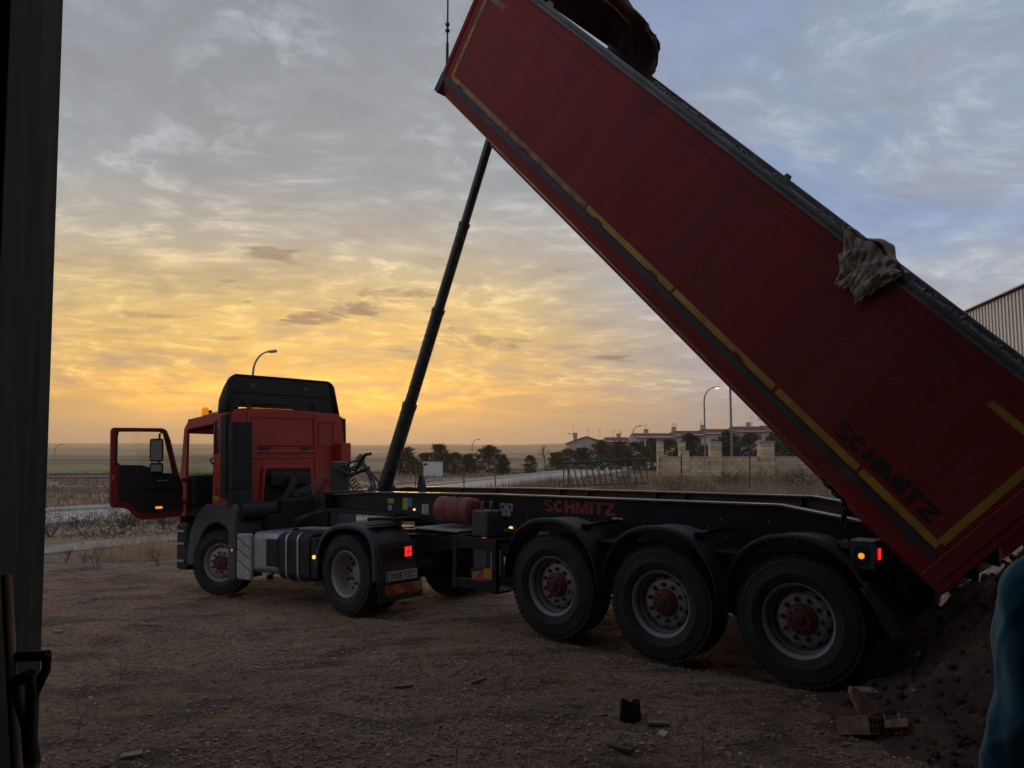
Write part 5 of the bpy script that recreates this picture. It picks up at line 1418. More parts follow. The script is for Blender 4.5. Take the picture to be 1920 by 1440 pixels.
for y in (.80, -.62):
    MB().tube([(3.42, y, 3.26), (3.34, y - .02, 3.17), (3.27, y - .05, 3.02)], .028, 8).build('spoiler_stay', 'black_plastic', spo)
MB().prism([(-1.09, 3.04), (-.20, 3.10), (-.18, 3.225), (.86, 3.235), (.90, 3.10), (1.09, 3.04), (1.08, 3.60), (.98, 3.67), (-.98, 3.67), (-1.08, 3.60)], 3.435, 3.45, 'x').build('spoiler_back', 'black_plastic', spo)
MB().box(3.415, 3.435, -1.0, 1.0, 3.40, 3.44).build('spoiler_beam', 'black_plastic', spo)
for y in (.62, -.45): MB().box(3.425, 3.435, y - .05, y + .05, 3.50, 3.57).build('spoiler_bracket', 'grey_plastic', spo)
bc = MB().cyl((4.62, .88, 3.03), (4.62, .88, 3.11), .045, seg=16).build('beacon_base', 'ink', tk)
bl = MB(); bl.cyl((4.62, .88, 3.10), (4.62, .88, 3.22), .07, .062, seg=18); bl.cyl((4.62, .88, 3.22), (4.62, .88, 3.245), .062, .03, seg=18); bl.build('beacon_lamp', 'beacon', bc)
MB().cyl((4.40, .90, 3.10), (4.40, .90, 3.17), .03, seg=10).build('roof_horn', 'ink', tk)
# ---------------------------------------------------------------- open driver door, square to the cab side
hx0 = 4.76
door = thing('driver_door', None, None) if False else None
DO = [(1.20, 1.30), (1.92, 1.28), (2.02, 1.33), (2.14, 1.47), (2.26, 1.50), (2.42, 1.51), (2.45, 1.56), (2.46, 2.80), (2.44, 2.845), (1.60, 2.855), (1.53, 2.82), (1.46, 2.65), (1.36, 2.25), (1.29, 2.0), (1.22, 1.85)]
DI = [(1.40, 2.03), (1.45, 2.03), (1.55, 2.04), (1.66, 2.08), (1.80, 2.17), (1.95, 2.21), (2.20, 2.215), (2.345, 2.22), (2.36, 2.24), (2.36, 2.76), (2.33, 2.785), (1.62, 2.79), (1.58, 2.76), (1.52, 2.55), (1.42, 2.15)]
# pair the outlines by angle so the frame closes cleanly
def by_angle(P, c, n=40):
    import bisect
    L = []
    for k in range(n):
        a = 2 * math.pi * k / n; dv = Vector((math.cos(a), math.sin(a))); best = None
        for i in range(len(P)):
            p, q = Vector(P[i]), Vector(P[(i + 1) % len(P)]); e = q - p
            den_ = dv.x * e.y - dv.y * e.x
            if abs(den_) < 1e-9: continue
            r = p - Vector(c); t = (r.x * e.y - r.y * e.x) / den_; w2 = (r.x * dv.y - r.y * dv.x) / den_
            if t > 0 and -1e-6 <= w2 <= 1 + 1e-6 and (best is None or t > best): best = t
        L.append((c[0] + dv.x * best, c[1] + dv.y * best))
    return L
cdo = (1.92, 2.42)
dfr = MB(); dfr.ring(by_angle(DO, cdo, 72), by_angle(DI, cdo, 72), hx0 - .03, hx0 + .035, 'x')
dr_ = dfr.build('driver_door', 'red_body', tk, bevel=.006)  # darker than the cab paint: shade on the open door put into its colour
TRIM = [(1.27, 1.42), (1.90, 1.40), (2.00, 1.44), (2.12, 1.58), (2.30, 1.62), (2.33, 1.66), (2.33, 2.20), (1.95, 2.19), (1.80, 2.15), (1.66, 2.06), (1.55, 2.02), (1.31, 2.01), (1.27, 1.9)]
MB().prism(TRIM, hx0 - .052, hx0 - .031, 'x').build('door_trim', 'interior', dr_, bevel=.008)
WF = [(1.37, 1.99), (1.66, 2.05), (1.95, 2.19), (2.20, 2.195), (2.39, 2.20), (2.39, 2.80), (1.61, 2.82), (1.555, 2.78), (1.49, 2.55), (1.39, 2.12)]
cw = (1.92, 2.45)
MB().ring(by_angle(WF, cw, 48), by_angle([(1.40, 2.04), (1.66, 2.08), (1.95, 2.21), (2.2, 2.215), (2.36, 2.22), (2.36, 2.775), (1.62, 2.79), (1.58, 2.76), (1.515, 2.55), (1.42, 2.14)], cw, 48), hx0 - .04, hx0 - .031, 'x').build('window_seal', 'rubber', dr_)
MB().prism([(1.42, 2.06), (1.66, 2.09), (1.95, 2.21), (2.36, 2.22), (2.36, 2.775), (1.62, 2.79), (1.52, 2.55)], hx0 - .003, hx0 + .002, 'x').build('door_glass', 'clear_glass', dr_)
MB().box(hx0 - .075, hx0 - .052, 1.52, 1.70, 1.925, 1.945).build('door_pull', 'alu', dr_, bevel=.006)
MB().box(hx0 - .08, hx0 - .053, 1.36, 1.95, 1.80, 1.86).build('arm_rest', 'interior', dr_, bevel=.015)
MB().box(hx0 - .062, hx0 - .0525, 1.60, 1.72, 1.455, 1.495).build('door_lamp', 'lamp_amber', dr_, bevel=.01)
MB().box(hx0 - .034, hx0 - .0305, 2.40, 2.44, 1.98, 2.05).build('door_lock', 'steel', dr_)
MB().box(hx0 - .05, hx0 + .03, 1.175, 1.25, 1.9, 1.97).build('hinge', 'steel', dr_); MB().box(hx0 - .05, hx0 + .03, 1.175, 1.25, 1.5, 1.57).build('hinge', 'steel', dr_)
for z0, z1 in ((2.28, 2.68), (2.08, 2.26)):
    mr = MB().box(-.05, .06, -.11, .11, z0, z1).build('mirror_housing', 'black_plastic', dr_, bevel=.035, loc=(hx0 + .15, 1.61, 0), rot=(0, rad(-6), rad(-27)))
    MB().box(-.056, -.0505, -.085, .085, z0 + .03, z1 - .03).build('mirror_glass', 'mirror', dr_, loc=(hx0 + .15, 1.61, 0), rot=(0, rad(-6), rad(-27)))
MB().tube([(hx0 + .05, 1.56, 2.80), (hx0 + .14, 1.58, 2.76), (hx0 + .15, 1.58, 2.05), (hx0 + .03, 1.50, 1.98)], .018, 8).build('mirror_arm', 'black_plastic', dr_)
# hose stand behind the cab with its coiled lines
MB().prism([(2.18, 1.05), (2.42, 1.05), (2.38, 2.12), (2.30, 2.16), (2.22, 2.12)], -.50, -.24, 'y').build('hose_stand', 'grey_plastic', tk, bevel=.02)
MB().box(2.20, 2.40, -.49, -.23, 2.0, 2.14).build('stand_cap', 'grey_plastic', tk, bevel=.02)
MB().tube([(2.3, -.3, 1.35), (2.6, 0.1, 1.25), (2.9, .35, 1.1)], .025, 8).build('stand_strut', 'grey_plastic', tk)
def coil(p0, p1, r, turns, wire, sag, name, m):
    p0 = Vector(p0); p1 = Vector(p1); d = (p1 - p0).normalized(); a = d.orthogonal().normalized(); b = d.cross(a); pts = []
    n = turns * 10
    for k in range(n + 1):
        t = k / n; ang_ = 2 * math.pi * turns * t
        pts.append(p0.lerp(p1, t) + (a * math.cos(ang_) + b * math.sin(ang_)) * r - Vector((0, 0, sag * 4 * t * (1 - t))))
    MB().tube(pts, wire, 5).build(name, m, tk)
coil((3.05, .15, 1.62), (2.45, -.28, 2.02), .05, 16, .009, .10, 'coiled_air_line', 'hose_coil')
coil((3.05, -.05, 1.45), (2.45, -.22, 1.85), .055, 15, .010, .12, 'coiled_air_line', 'hose')
coil((2.30, -.52, 1.95), (1.45, -.42, 1.40), .07, 14, .010, .06, 'coiled_air_line', 'hose_coil')
for k, (y, h) in enumerate(((-.40, 2.12), (-.46, 2.04), (-.55, 1.95))):
    MB().tube([(2.20, y, 1.9), (2.05, y, h), (1.75, y - .03, h + .03), (1.50, y - .02, 1.78), (1.38, y, 1.52)], .019, 8).build('air_hose', 'hose', tk)
MB().tube([(2.25, -.40, 2.08), (1.9, -.42, 1.98), (1.55, -.2, 2.05), (1.25, -.12, 2.22), (1.05, -.06, 2.22)], .028, 8).build('ram_hose', 'hose', tk)
MB().tube([(2.25, -.30, 2.02), (1.9, -.30, 1.90), (1.55, -.15, 1.92), (1.15, -.10, 2.0)], .028, 8).build('ram_hose', 'hose', tk)
lr = MB().cyl((1.72, .30, 1.43), (1.76, .30, 1.43), .018, seg=12).build('stand_lamp', 'lamp_red', tk)
MB().cyl((1.70, .24, 1.43), (1.74, .24, 1.43), .018, seg=12).build('stand_lamp', 'lamp_red', tk)
MB().tube([(2.5, .4, 1.12), (1.9, .33, 1.36), (1.65, .25, 1.40), (1.2, .1, 1.36)], .016, 8).build('air_hose', 'hose', tk)

# ================================================================== TREES AND PLANTS
def leaf_mat(name, c, c2):
    m = mat(name, c, 0.85, vary=0.45, vscale=1.3, col2=c2, f2=0.45, s2=0.9, spec=0.2)
    return m
leaf_mat('pine_leaf', (0.040, 0.052, 0.024), (0.026, 0.036, 0.018))
leaf_mat('pine_leaf_b', (0.050, 0.055, 0.026), (0.032, 0.040, 0.020))
leaf_mat('bush_leaf', (0.13, 0.098, 0.062), (0.085, 0.068, 0.045))
mat('bark', (0.07, 0.052, 0.04), 0.9, vary=0.3, vscale=3)
mat('twig_dark', (0.11, 0.078, 0.060), 0.9, vary=0.3, vscale=2)
mat('dry_grass', (0.48, 0.36, 0.215), 0.9, vary=0.4, vscale=0.9, col2=(0.31, 0.225, 0.14), f2=0.45, s2=0.35, trans=0.5)
mat('dry_grass_brown', (0.28, 0.195, 0.13), 0.9, vary=0.45, vscale=0.6, col2=(0.16, 0.12, 0.08), f2=0.45, s2=0.2, trans=0.5)
mat('pale_seed', (0.55, 0.46, 0.33), 0.95, vary=0.3, vscale=3, trans=0.4)

def tris_mesh(name, V3, mats, mi=None):
    """V3: (n, 3, 3) triangles"""
    n = len(V3); me = bpy.data.meshes.new(name)
    me.vertices.add(n * 3); me.vertices.foreach_set('co', np.asarray(V3, np.float32).ravel())
    me.loops.add(n * 3); me.loops.foreach_set('vertex_index', np.arange(n * 3, dtype=np.int32))
    me.polygons.add(n); me.polygons.foreach_set('loop_start', np.arange(0, n * 3, 3, dtype=np.int32))
    for q in (mats if isinstance(mats, (list, tuple)) else [mats]): me.materials.append(MATS[q])
    if mi is not None: me.polygons.foreach_set('material_index', np.asarray(mi, np.int32))
    me.update(calc_edges=True); me.validate()
    return me
def leaf_tris(centers, rng, size, spread):
    """a spray of small leaf faces round each clump centre"""
    out = []
    for c, r, n in centers:
        d = rng.normal(size=(n, 3)); d /= np.linalg.norm(d, axis=1)[:, None]
        p = np.array(c) + d * (r * rng.uniform(.35, 1.05, (n, 1))) * np.array([1, 1, .8])
        a = rng.normal(size=(n, 3)); a /= np.linalg.norm(a, axis=1)[:, None]
        b = rng.normal(size=(n, 3)); b -= a * (a * b).sum(1)[:, None]; b /= np.linalg.norm(b, axis=1)[:, None]
        s = size * rng.uniform(.6, 1.4, (n, 1))
        out.append(np.stack([p - a * s - b * s * .45, p + a * s, p - a * s * .2 + b * s * .75], 1))
    return np.concatenate(out)
def crown_mesh(seed, h, w, cone, m, size=.14, n=92):
    """crown 1 high-unit trees: h high, w wide, cone 0 round .. 1 conical"""
    rng = np.random.default_rng(seed); cl = []
    for k in range(n):
        t = rng.random() ** .8; z = .06 * h + .90 * h * t
        rad_ = w / 2 * ((1 - t) ** (.55 if cone else .45)) * (1.0 if t > .12 else .75 + t * 2) * (1 if cone else 1.0)
        rad_ = max(rad_, .12 * w)
        if not cone: rad_ = w / 2 * math.sqrt(max(.05, 1 - (2 * t - .85) ** 2 / 1.35))
        a = rng.random() * 2 * math.pi; rr = rad_ * math.sqrt(rng.random()) * rng.uniform(.75, 1.12)
        cl.append(((rr * math.cos(a), rr * math.sin(a), z), rng.uniform(.10, .19) * w, 34))
    V3 = leaf_tris(cl, rng, size, 1); q = V3.reshape(-1, 3); q[:, 2] -= np.percentile(q[:, 2], .5); q[:, 2] *= h / np.percentile(q[:, 2], 99.7); q[:, :2] *= w / 2 / np.percentile(np.abs(q[:, :2]), 99.2)
    return tris_mesh('crown', V3, m)
CROWNS = [(5.0, 4.0, crown_mesh(s, 5.0, 4.0, c, m)) for s, c, m in ((1, 1, 'pine_leaf'), (2, 0, 'pine_leaf'), (3, 1, 'pine_leaf_b'), (4, 0, 'pine_leaf_b'), (5, 1, 'pine_leaf'), (6, 0, 'pine_leaf'))]
tk_m = MB(); tk_m.cyl((0, 0, -.2), (0.05, 0.03, 1.6), .13, .09, seg=8); tk_m.cyl((0.05, .03, 1.6), (0.0, 0.02, 4.2), .09, .03, seg=8)
for k in range(7):
    a = k * 2.4; z = 1.3 + .38 * k; tk_m.cyl((.03, .02, z), (1.1 * math.cos(a) * (1 - .09 * k), 1.1 * math.sin(a) * (1 - .09 * k), z + .5), .04, .012, seg=5)
TRUNK = tk_m.mesh('trunk', 'bark')
ORD = ['first', 'second', 'third', 'fourth', 'fifth', 'sixth', 'seventh', 'eighth', 'ninth', 'tenth', 'eleventh', 'twelfth', 'thirteenth']
def pine(px, py, wpx, Y, label, group, k):
    x = hx(px, Y); zb = g1(x, Y); H_ = hz_(py, Y) - zb; Wd = wpx / 1443.0 * Y
    t = thing('pine_tree', label, 'tree', (x, Y, zb), (0, 0, k * 1.7), group)
    h0, w0, cm = CROWNS[k % len(CROWNS)]
    inst(cm, 'crown', t, scale=(Wd / w0 * 1.06, Wd / w0 * 1.06, H_ / h0 * .93))
    inst(TRUNK, 'trunk', t, scale=(1, 1, H_ / h0))
L1 = [(765, 835, 46), (798, 846, 44), (826, 829, 54), (853, 845, 44), (879, 848, 40), (918, 831, 56), (943, 849, 30), (994, 851, 28)]
for i, (a, b, c) in enumerate(L1):
    pine(a, b, c, 96 + 5 * (i % 3), f'dark green pine, {ORD[i]} from the left in the group behind the white box', 'pines by the white box', i)
pine(677, 849, 20, 120, 'single small pine seen between the cab and the lifting ram', 'pines by the white box', 3)
L2 = [(1042, 846, 40), (1063, 838, 44), (1092, 836, 44), (1128, 821, 46), (1161, 823, 54), (1192, 825, 48), (1222, 818, 46), (1254, 818, 46), (1292, 808, 60), (1321, 831, 42), (1365, 802, 66), (1405, 807, 58), (1448, 807, 50)]
for i, (a, b, c) in enumerate(L2):
    pine(a, b, c, 118 + 4 * ((i * 2) % 3), f'dark green pine, {ORD[i]} from the left in the row before the houses', 'pines before the houses', i + 2)
pine(1482, 806, 64, 120, 'big dark pine at the right end of the row, cut off by the raised body', 'pines before the houses', 4)
# bare tree
def branch(rng, p, d, L, r, depth, out):
    q = p + d * L
    out.append((p, q, r))
    if depth == 0: return
    for k in range(3):
        nd_ = (d + Vector(rng.normal(size=3) * .42) + Vector((0, 0, .12))).normalized()
        branch(rng, p + d * L * (.55 + .15 * k), nd_, L * .66, r * .6, depth - 1, out)
def twigs(seed, L, r, depth, starts=1, spread=.3, seg=3):
    rng = np.random.default_rng(seed); out = []
    for k in range(starts):
        d = Vector((rng.normal() * spread, rng.normal() * spread, 1)).normalized()
        branch(rng, Vector((rng.normal() * .05 * (starts > 1), rng.normal() * .05 * (starts > 1), -.03)), d, L * rng.uniform(.75, 1.2), r, depth, out)
    mb = MB()
    for p, q, rr in out: mb.cyl(p, q, rr, rr * .6, seg=seg, caps=False)
    return mb
Yb = 112
t = thing('bare_tree', 'leafless tree standing left of the lowest house', 'tree', (hx(1025, Yb), Yb, g1(hx(1025, Yb), Yb)))
twigs(4, 1.9, .10, 4).build('trunk', 'twig_dark', t)

# --- grass and weeds in masses
def blades(name, n, xf, hf, wd, m, seed, bend=.35, kindlabel=None, fan=1):
    rng = np.random.default_rng(seed); P_ = xf(rng, n); ro_f = road_offset(P_[:, 0], P_[:, 1]); P_ = P_[(ro_f < -1.9) | (ro_f > 7.5)]; n = len(P_)
    z = gz(P_[:, 0], P_[:, 1]) - .02
    h = hf(rng, n, P_); a = rng.uniform(0, 2 * np.pi, n); w = wd * rng.uniform(.6, 1.4, n)
    base = np.stack([P_[:, 0], P_[:, 1], z], 1)
    side = np.stack([np.cos(a), np.sin(a), np.zeros(n)], 1) * w[:, None]
    tip = base + np.stack([rng.normal(size=n) * bend * h, rng.normal(size=n) * bend * h, h], 1)
    V3 = np.stack([base - side, base + side, tip], 1)
    o = place(bpy.data.objects.new(name, tris_mesh(name, V3, m)))
    return tag(o, kindlabel[0], kindlabel[1], kind='stuff')
def clumpy(rng, n, x0, x1, y0, y1, sc, thr=.42, seedoff=0.0):
    X = rng.uniform(x0, x1, n * 3); Y = rng.uniform(y0, y1, n * 3)
    k = vnoise(X / sc + 40 + seedoff, Y / sc + 9) + .25 * vnoise(X / sc * 3, Y / sc * 3)
    keep = k > thr + rng.uniform(-.15, .2, n * 3)
    return np.stack([X[keep], Y[keep]], 1)[:n]
def seedheads(name, n, xf, hf, m, seed, size, lab):
    rng = np.random.default_rng(seed); P_ = xf(rng, n); n = len(P_)
    z = gz(P_[:, 0], P_[:, 1]); h = hf(rng, n, P_)
    base = np.stack([P_[:, 0], P_[:, 1], z], 1); tip = base + np.stack([rng.normal(size=n) * .12 * h, rng.normal(size=n) * .12 * h, h], 1)
    w = np.array([.006, 0, 0]); st = np.stack([base - w, base + w, tip], 1)
    hd = leaf_tris([(tp, size * rng.uniform(.6, 1.3), 9) for tp in tip], rng, size * .6, 1)
    V3 = np.concatenate([st, hd]); mi = np.concatenate([np.zeros(len(st)), np.ones(len(hd))])
    o = place(bpy.data.objects.new(name, tris_mesh(name, V3, ['dry_grass', m], mi)))
    return tag(o, lab[0], lab[1], kind='stuff')
hgt = lambda lo, hi: (lambda r, n, P: r.uniform(lo, hi, n))
blades('dry_grass_bank', 16000, lambda r, n: clumpy(r, n, -7, 22, 32, 41, 2.2, .30), hgt(.22, .62), .022, 'dry_grass', 1, .28, ('dry tan grass growing along the bank in front of the block wall', 'grass'))
blades('brown_weeds_bank', 6000, lambda r, n: clumpy(r, n, -5, 20, 33, 40.5, 1.5, .62, 7.0), hgt(.40, .85), .014, 'dry_grass_brown', 2, .22, ('taller brown weeds in patches on the bank before the wall', 'weeds'))
seedheads('seed_heads_bank', 900, lambda r, n: clumpy(r, n, 2, 20, 32, 36, 1.6, .40), hgt(.35, .75), 'pale_seed', 3, .035, ('pale seed heads standing over the bank grass', 'weeds'))
blades('roadside_grass', 9000, lambda r, n: clumpy(r, n, -14, 3, 24, 46, 3.0, .50), hgt(.12, .42), .022, 'dry_grass_brown', 4, .3, ('dry grass between the near pavement and the road', 'grass'))
blades('field_weeds', 26000, lambda r, n: clumpy(r, n, -60, 26, 52, 128, 7.0, .46), hgt(.12, .45), .05, 'dry_grass_brown', 5, .25, ('brown weeds covering the waste ground beyond the road', 'weeds'))
blades('verge_weeds', 7000, lambda r, n: np.array([(x, y) for x, y in clumpy(r, n * 2, -46, -10, 30, 60, 3.0, .35) if ((x + 21.8) * .83 - (y - 35) * .55) < -2.2][:n]), hgt(.12, .42), .03, 'dry_grass_brown', 6, .25, ('brown weeds on the far verge left of the cab', 'weeds'))
seedheads('flowering_weeds', 420, lambda r, n: np.stack([r.normal(-9.2, .85, n), r.normal(19.9, .65, n)], 1), hgt(.28, .72), 'pale_seed', 7, .032, ('pale tufted dry weeds by the pavement in front of the cab', 'weeds'))
blades('yard_grass', 420, lambda r, n: clumpy(r, n, -9, 3, 5, 17, 1.1, .66), hgt(.04, .16), .003, 'dry_grass', 8, .5, ('sparse short dry grass on the gravel yard', 'grass'))
# --- shrubs left of the cab
for i, (px_, Y, H_, lb) in enumerate(((105, 25.0, 1.05, 'brown twiggy shrub by the door post, leftmost along the road'), (170, 25.6, .95, 'low brown twiggy shrub second from the door post'),
                                      (225, 25.4, 1.05, 'brown twiggy shrub under the outer edge of the open door'), (262, 25.8, 1.1, 'brown twiggy shrub below the middle of the open door'),
                                      (308, 26.4, .95, 'greenish twiggy shrub below the door hinge'))):
    x = hx(px_, Y); t = thing('shrub', lb, 'shrub', (x, Y, g1(x, Y)), (0, 0, i * 1.3), 'shrubs along the road left of the cab')
    mb = twigs(20 + i, H_ * .42, .011, 4, starts=9, spread=.75); mb.build('stems', 'twig_dark', t)
    rng = np.random.default_rng(60 + i)
    cl = [((rng.normal() * .42, rng.normal() * .35, abs(rng.normal(.42, .22)) * H_), .22, 40) for _ in range(26)]
    inst(tris_mesh('foliage', leaf_tris(cl, rng, .022, 1), 'bush_leaf'), 'foliage', t)
# dark shrubs on the bank
for i, (px_, Y, H_, lb) in enumerate(((1170, 36.0, .95, 'dark brown shrub on the bank below the railing'), (1365, 35.5, 1.0, 'dark brown shrub before the wall between the pillars'), (1490, 35.0, 1.05, 'dark brown shrub under the hanging chain'))):
    x = hx(px_, Y); t = thing('shrub', lb, 'shrub', (x, Y, g1(x, Y)), (0, 0, i * 2.3), 'shrubs on the bank before the wall')
    twigs(40 + i, H_ * .42, .012, 4, starts=11, spread=.8).build('stems', 'twig_dark', t)
    rng = np.random.default_rng(90 + i)
    cl = [((rng.normal() * .5, rng.normal() * .4, abs(rng.normal(.40, .2)) * H_), .22, 36) for _ in range(24)]
    inst(tris_mesh('foliage', leaf_tris(cl, rng, .024, 1), 'bush_leaf'), 'foliage', t)
# small leafless weeds in the yard
for i, (x, y, H_, lb) in enumerate(((-9.21, 17.44, .62, 'bare branching weed on the gravel, well left of the front wheel'), (-8.03, 17.73, .68, 'bare branching weed just left of the front bumper'), (-7.45, 17.9, .6, 'bare weed close beside the front bumper'),
                                    (-10.6, 18.6, .45, 'small bare weed near the pale pavement'), (-9.9, 18.2, .4, 'low bare weed between the pavement and the larger weeds'),
                                    (-3.25, 6.55, .62, 'tall thin dead stem in the left foreground'), (-2.95, 5.4, .50, 'thin dead stem near the tool handles'), (-0.35, 5.0, .34, 'thin dead stem at the bottom middle'), (-4.6, 8.6, .35, 'thin dead stem left of the yard centre'))):
    tag(twigs(100 + i, H_ * (.42 if i < 5 else .55), .009 if i < 5 else .0028, 3 if i < 5 else 2, starts=3 if i < 5 else 1, spread=.35 if i < 5 else .12).build('dry_weed', 'twig_dark', None, loc=(x, y, g1(x, y))), lb, 'weed', 'dead weeds in the yard')
# dry thistle at the bottom edge
x, y = 1.19, 4.98
t = thing('dry_thistle', 'pale dry thistle standing at the bottom edge of the yard', 'plant', (x, y, g1(x, y)))
MB().tube([(0, 0, -.02), (.005, 0, .08), (.0, .0, .17)], .004, 6).build('stem', 'straw', t)
rng = np.random.default_rng(8)
inst(tris_mesh('seed_head', leaf_tris([((0, 0, .17), .024, 90), ((-.008, 0, .11), .022, 70), ((.01, 0, .06), .02, 60)], rng, .008, 1), 'pale_seed'), 'seed_head', t)

# ================================================================== ON THE YARD
# gravel
_t = (1 + 5 ** .5) / 2
ICO = np.array([(-1, _t, 0), (1, _t, 0), (-1, -_t, 0), (1, -_t, 0), (0, -1, _t), (0, 1, _t), (0, -1, -_t), (0, 1, -_t), (_t, 0, -1), (_t, 0, 1), (-_t, 0, -1), (-_t, 0, 1)]) / 1.9
ICOF = np.array([(0, 11, 5), (0, 5, 1), (0, 1, 7), (0, 7, 10), (0, 10, 11), (1, 5, 9), (5, 11, 4), (11, 10, 2), (10, 7, 6), (7, 1, 8), (3, 9, 4), (3, 4, 2), (3, 2, 6), (3, 6, 8), (3, 8, 9), (4, 9, 5), (2, 4, 11), (6, 2, 10), (8, 6, 7), (9, 8, 1)])
def stones(name, n, seed, smin, smax, m, area, lab):
    rng = np.random.default_rng(seed)
    d = 4.2 + 15 * rng.random(n) ** 1.9; px_ = rng.uniform(-.78, .72, n); X = px_ * d; Y = d
    pat = vnoise(X / .9 + 3, Y / .5) + .5 * vnoise(X / .25, Y / .2)
    keep = pat > rng.uniform(.45, 1.25, n); X = X[keep]; Y = Y[keep]; n = len(X)
    s = smin + (smax - smin) * rng.random(n) ** 4.0
    Z = gz(X, Y) + s * .18
    jit = ICO[None] * rng.uniform(.72, 1.12, (n, 12, 1)) * np.array([1, .8, .5])
    a = rng.uniform(0, 6.28, n); ca, sa = np.cos(a)[:, None], np.sin(a)[:, None]
    v = np.stack([jit[..., 0] * ca - jit[..., 1] * sa, jit[..., 0] * sa + jit[..., 1] * ca, jit[..., 2]], -1) * s[:, None, None] + np.stack([X, Y, Z], 1)[:, None, :]
    V3 = v[:, ICOF, :].reshape(-1, 3, 3)
    mi = np.repeat(rng.choice(len(m), n, p=[.70, .25, .05] if len(m) == 3 else None), 20)
    return tag(place(bpy.data.objects.new(name, tris_mesh(name, V3, m, mi))), lab[0], lab[1], kind='stuff')
mat('stone_brown', (0.30, 0.205, 0.13), 0.95, vary=0.35, vscale=5)
mat('stone_grey', (0.38, 0.295, 0.21), 0.95, vary=0.3, vscale=5)
mat('stone_pale', (0.55, 0.45, 0.335), 0.95, vary=0.2, vscale=5)
stones('gravel', 150000, 21, .0035, .024, ['stone_brown', 'stone_grey', 'stone_pale'], None, ('loose gravel and small stones over the earth yard', 'gravel'))
# twigs and chips lying about
rng = np.random.default_rng(31); V3 = []
for k in range(2600):
    d = 4.4 + 10 * rng.random() ** 1.6; x = rng.uniform(-.72, .66) * d
    if vnoise(np.array([x / 1.2 + 3]), np.array([d / .8]))[0] < .42: continue
    L = rng.uniform(.010, .030) if rng.random() < .8 else rng.uniform(.03, .10); w = rng.uniform(.002, .006); a = rng.uniform(0, 3.14); z = g1(x, d) + .008
    e = np.array([math.cos(a), math.sin(a), rng.normal() * .12]) * L; s_ = np.array([-math.sin(a), math.cos(a), 0]) * w; u_ = np.array([0, 0, w * 1.2]); c = np.array([x, d, z])
    V3 += [[c - e - s_, c + e - s_, c + e + u_], [c - e - s_, c + e + u_, c - e + u_], [c - e + s_, c + e + u_, c + e + s_], [c - e + s_, c - e + u_, c + e + u_]]
tag(place(bpy.data.objects.new('twig_litter', tris_mesh('twig_litter', np.array(V3), 'straw'))), 'scattered straw, wood chips and twigs on the yard', 'litter', kind='stuff')
# single wooden scraps
def scrap(x, y, L, w, h, a, lab, m='straw'):
    z = g1(x, y); o = MB().prism([(-L / 2, -w / 2), (L / 2, -w * .35), (L * .46, w / 2), (-L * .48, w * .4)], -h * .3, h, 'z').build('wood_scrap', m, None, bevel=.003, loc=(x, y, z + .012), rot=(rad(4), rad(-3), a))
    return tag(o, lab, 'wood scrap', 'pieces of wood lying on the yard')
scrap(-5.99, 10.41, .24, .035, .02, -.5, 'pale stick lying right of the door post', 'pale_seed')
scrap(1.07, 5.80, .17, .045, .018, -.35, 'pale wood splinter right of the black stump')
scrap(.71, 5.22, .20, .05, .02, -.8, 'rough bark piece in the lower right middle', 'twig')
scrap(-2.45, 5.15, .13, .07, .016, .3, 'small flat weathered bark piece near the shovels', 'stone_grey')
scrap(-.32, 6.9, .22, .03, .018, .7, 'thin pale splinter in the middle of the yard')
scrap(.66, 5.95, .11, .03, .015, .2, 'short pale chip left of the black stump')
scrap(-.9, 6.6, .16, .035, .016, .15, 'short pale chip in the centre foreground')
scrap(1.05, 5.55, .09, .07, .03, .9, 'pale flat stone below the black stump', 'stone_pale')
# black stump
x, y = .88, 5.94; z = g1(x, y)
st_ = MB(); n = 14; rs = random.Random(2)
pr = []
for k in range(n):
    a = 2 * math.pi * k / n; r = .062 * rs.uniform(.8, 1.2); hh = .15 * (.72 + .3 * math.sin(a * 1.5 + 1) ** 2 + rs.uniform(-.08, .08))
    pr.append((r * math.cos(a), r * math.sin(a), r, hh))
v = [(a * 1.2, b * 1.1, -.02) for a, b, r, h in pr] + [(a, b, h) for a, b, r, h in pr] + [(a * .75, b * .75, h - .012) for a, b, r, h in pr] + [(a * .6, b * .6, .05) for a, b, r, h in pr]
f = []
for q in range(3): f += [(q * n + k, q * n + (k + 1) % n, (q + 1) * n + (k + 1) % n, (q + 1) * n + k) for k in range(n)]
f.append(tuple(range(3 * n, 4 * n)))
st_.add(v, f)
mat('charred', (0.010, 0.0095, 0.009), 0.9, bump=0.01, bscale=30)
tag(st_.build('charred_stump', 'charred', None, loc=(x, y, z)), 'short jagged black stump on the gravel in the right foreground', 'stump')
# heap of tipped earth
mat('heap_soil', (0.125, 0.070, 0.042), 0.97, vary=0.4, vscale=5, col2=(0.07, 0.040, 0.027), f2=0.5, s2=2.2, bump=0.04, bscale=11)
hp = MB()
def heap_h(x, y):
    s_ = (x - OX) * UX + (y - OY) * UY; w_ = (x - OX) * NX + (y - OY) * NY
    r2 = ((s_ + 1.85) / 1.22) ** 2 + ((w_ + .05) / 1.65) ** 2
    h = 1.36 * np.exp(-r2 * 1.2) * (1 + .5 * fbm(x * 1.9, y * 1.9, 4)) - .06
    return h + .20 * fbm(x * 4.0 + 7, y * 4.0, 4) * np.clip(h * 4, 0, 1) + .13 * fbm(x * 10.0, y * 10.0, 3) * np.clip(h * 6, 0, 1)
def ztop(x, y): return max(g1(x, y), float(gbase(x, y)) + float(heap_h(np.array([x]), np.array([y]))[0]))
gu, gw_ = np.meshgrid(np.linspace(-4.4, -.1, 150), np.linspace(-2.4, 2.6, 170))
hX = OX + UX * gu + NX * gw_; hY = OY + UY * gu + NY * gw_
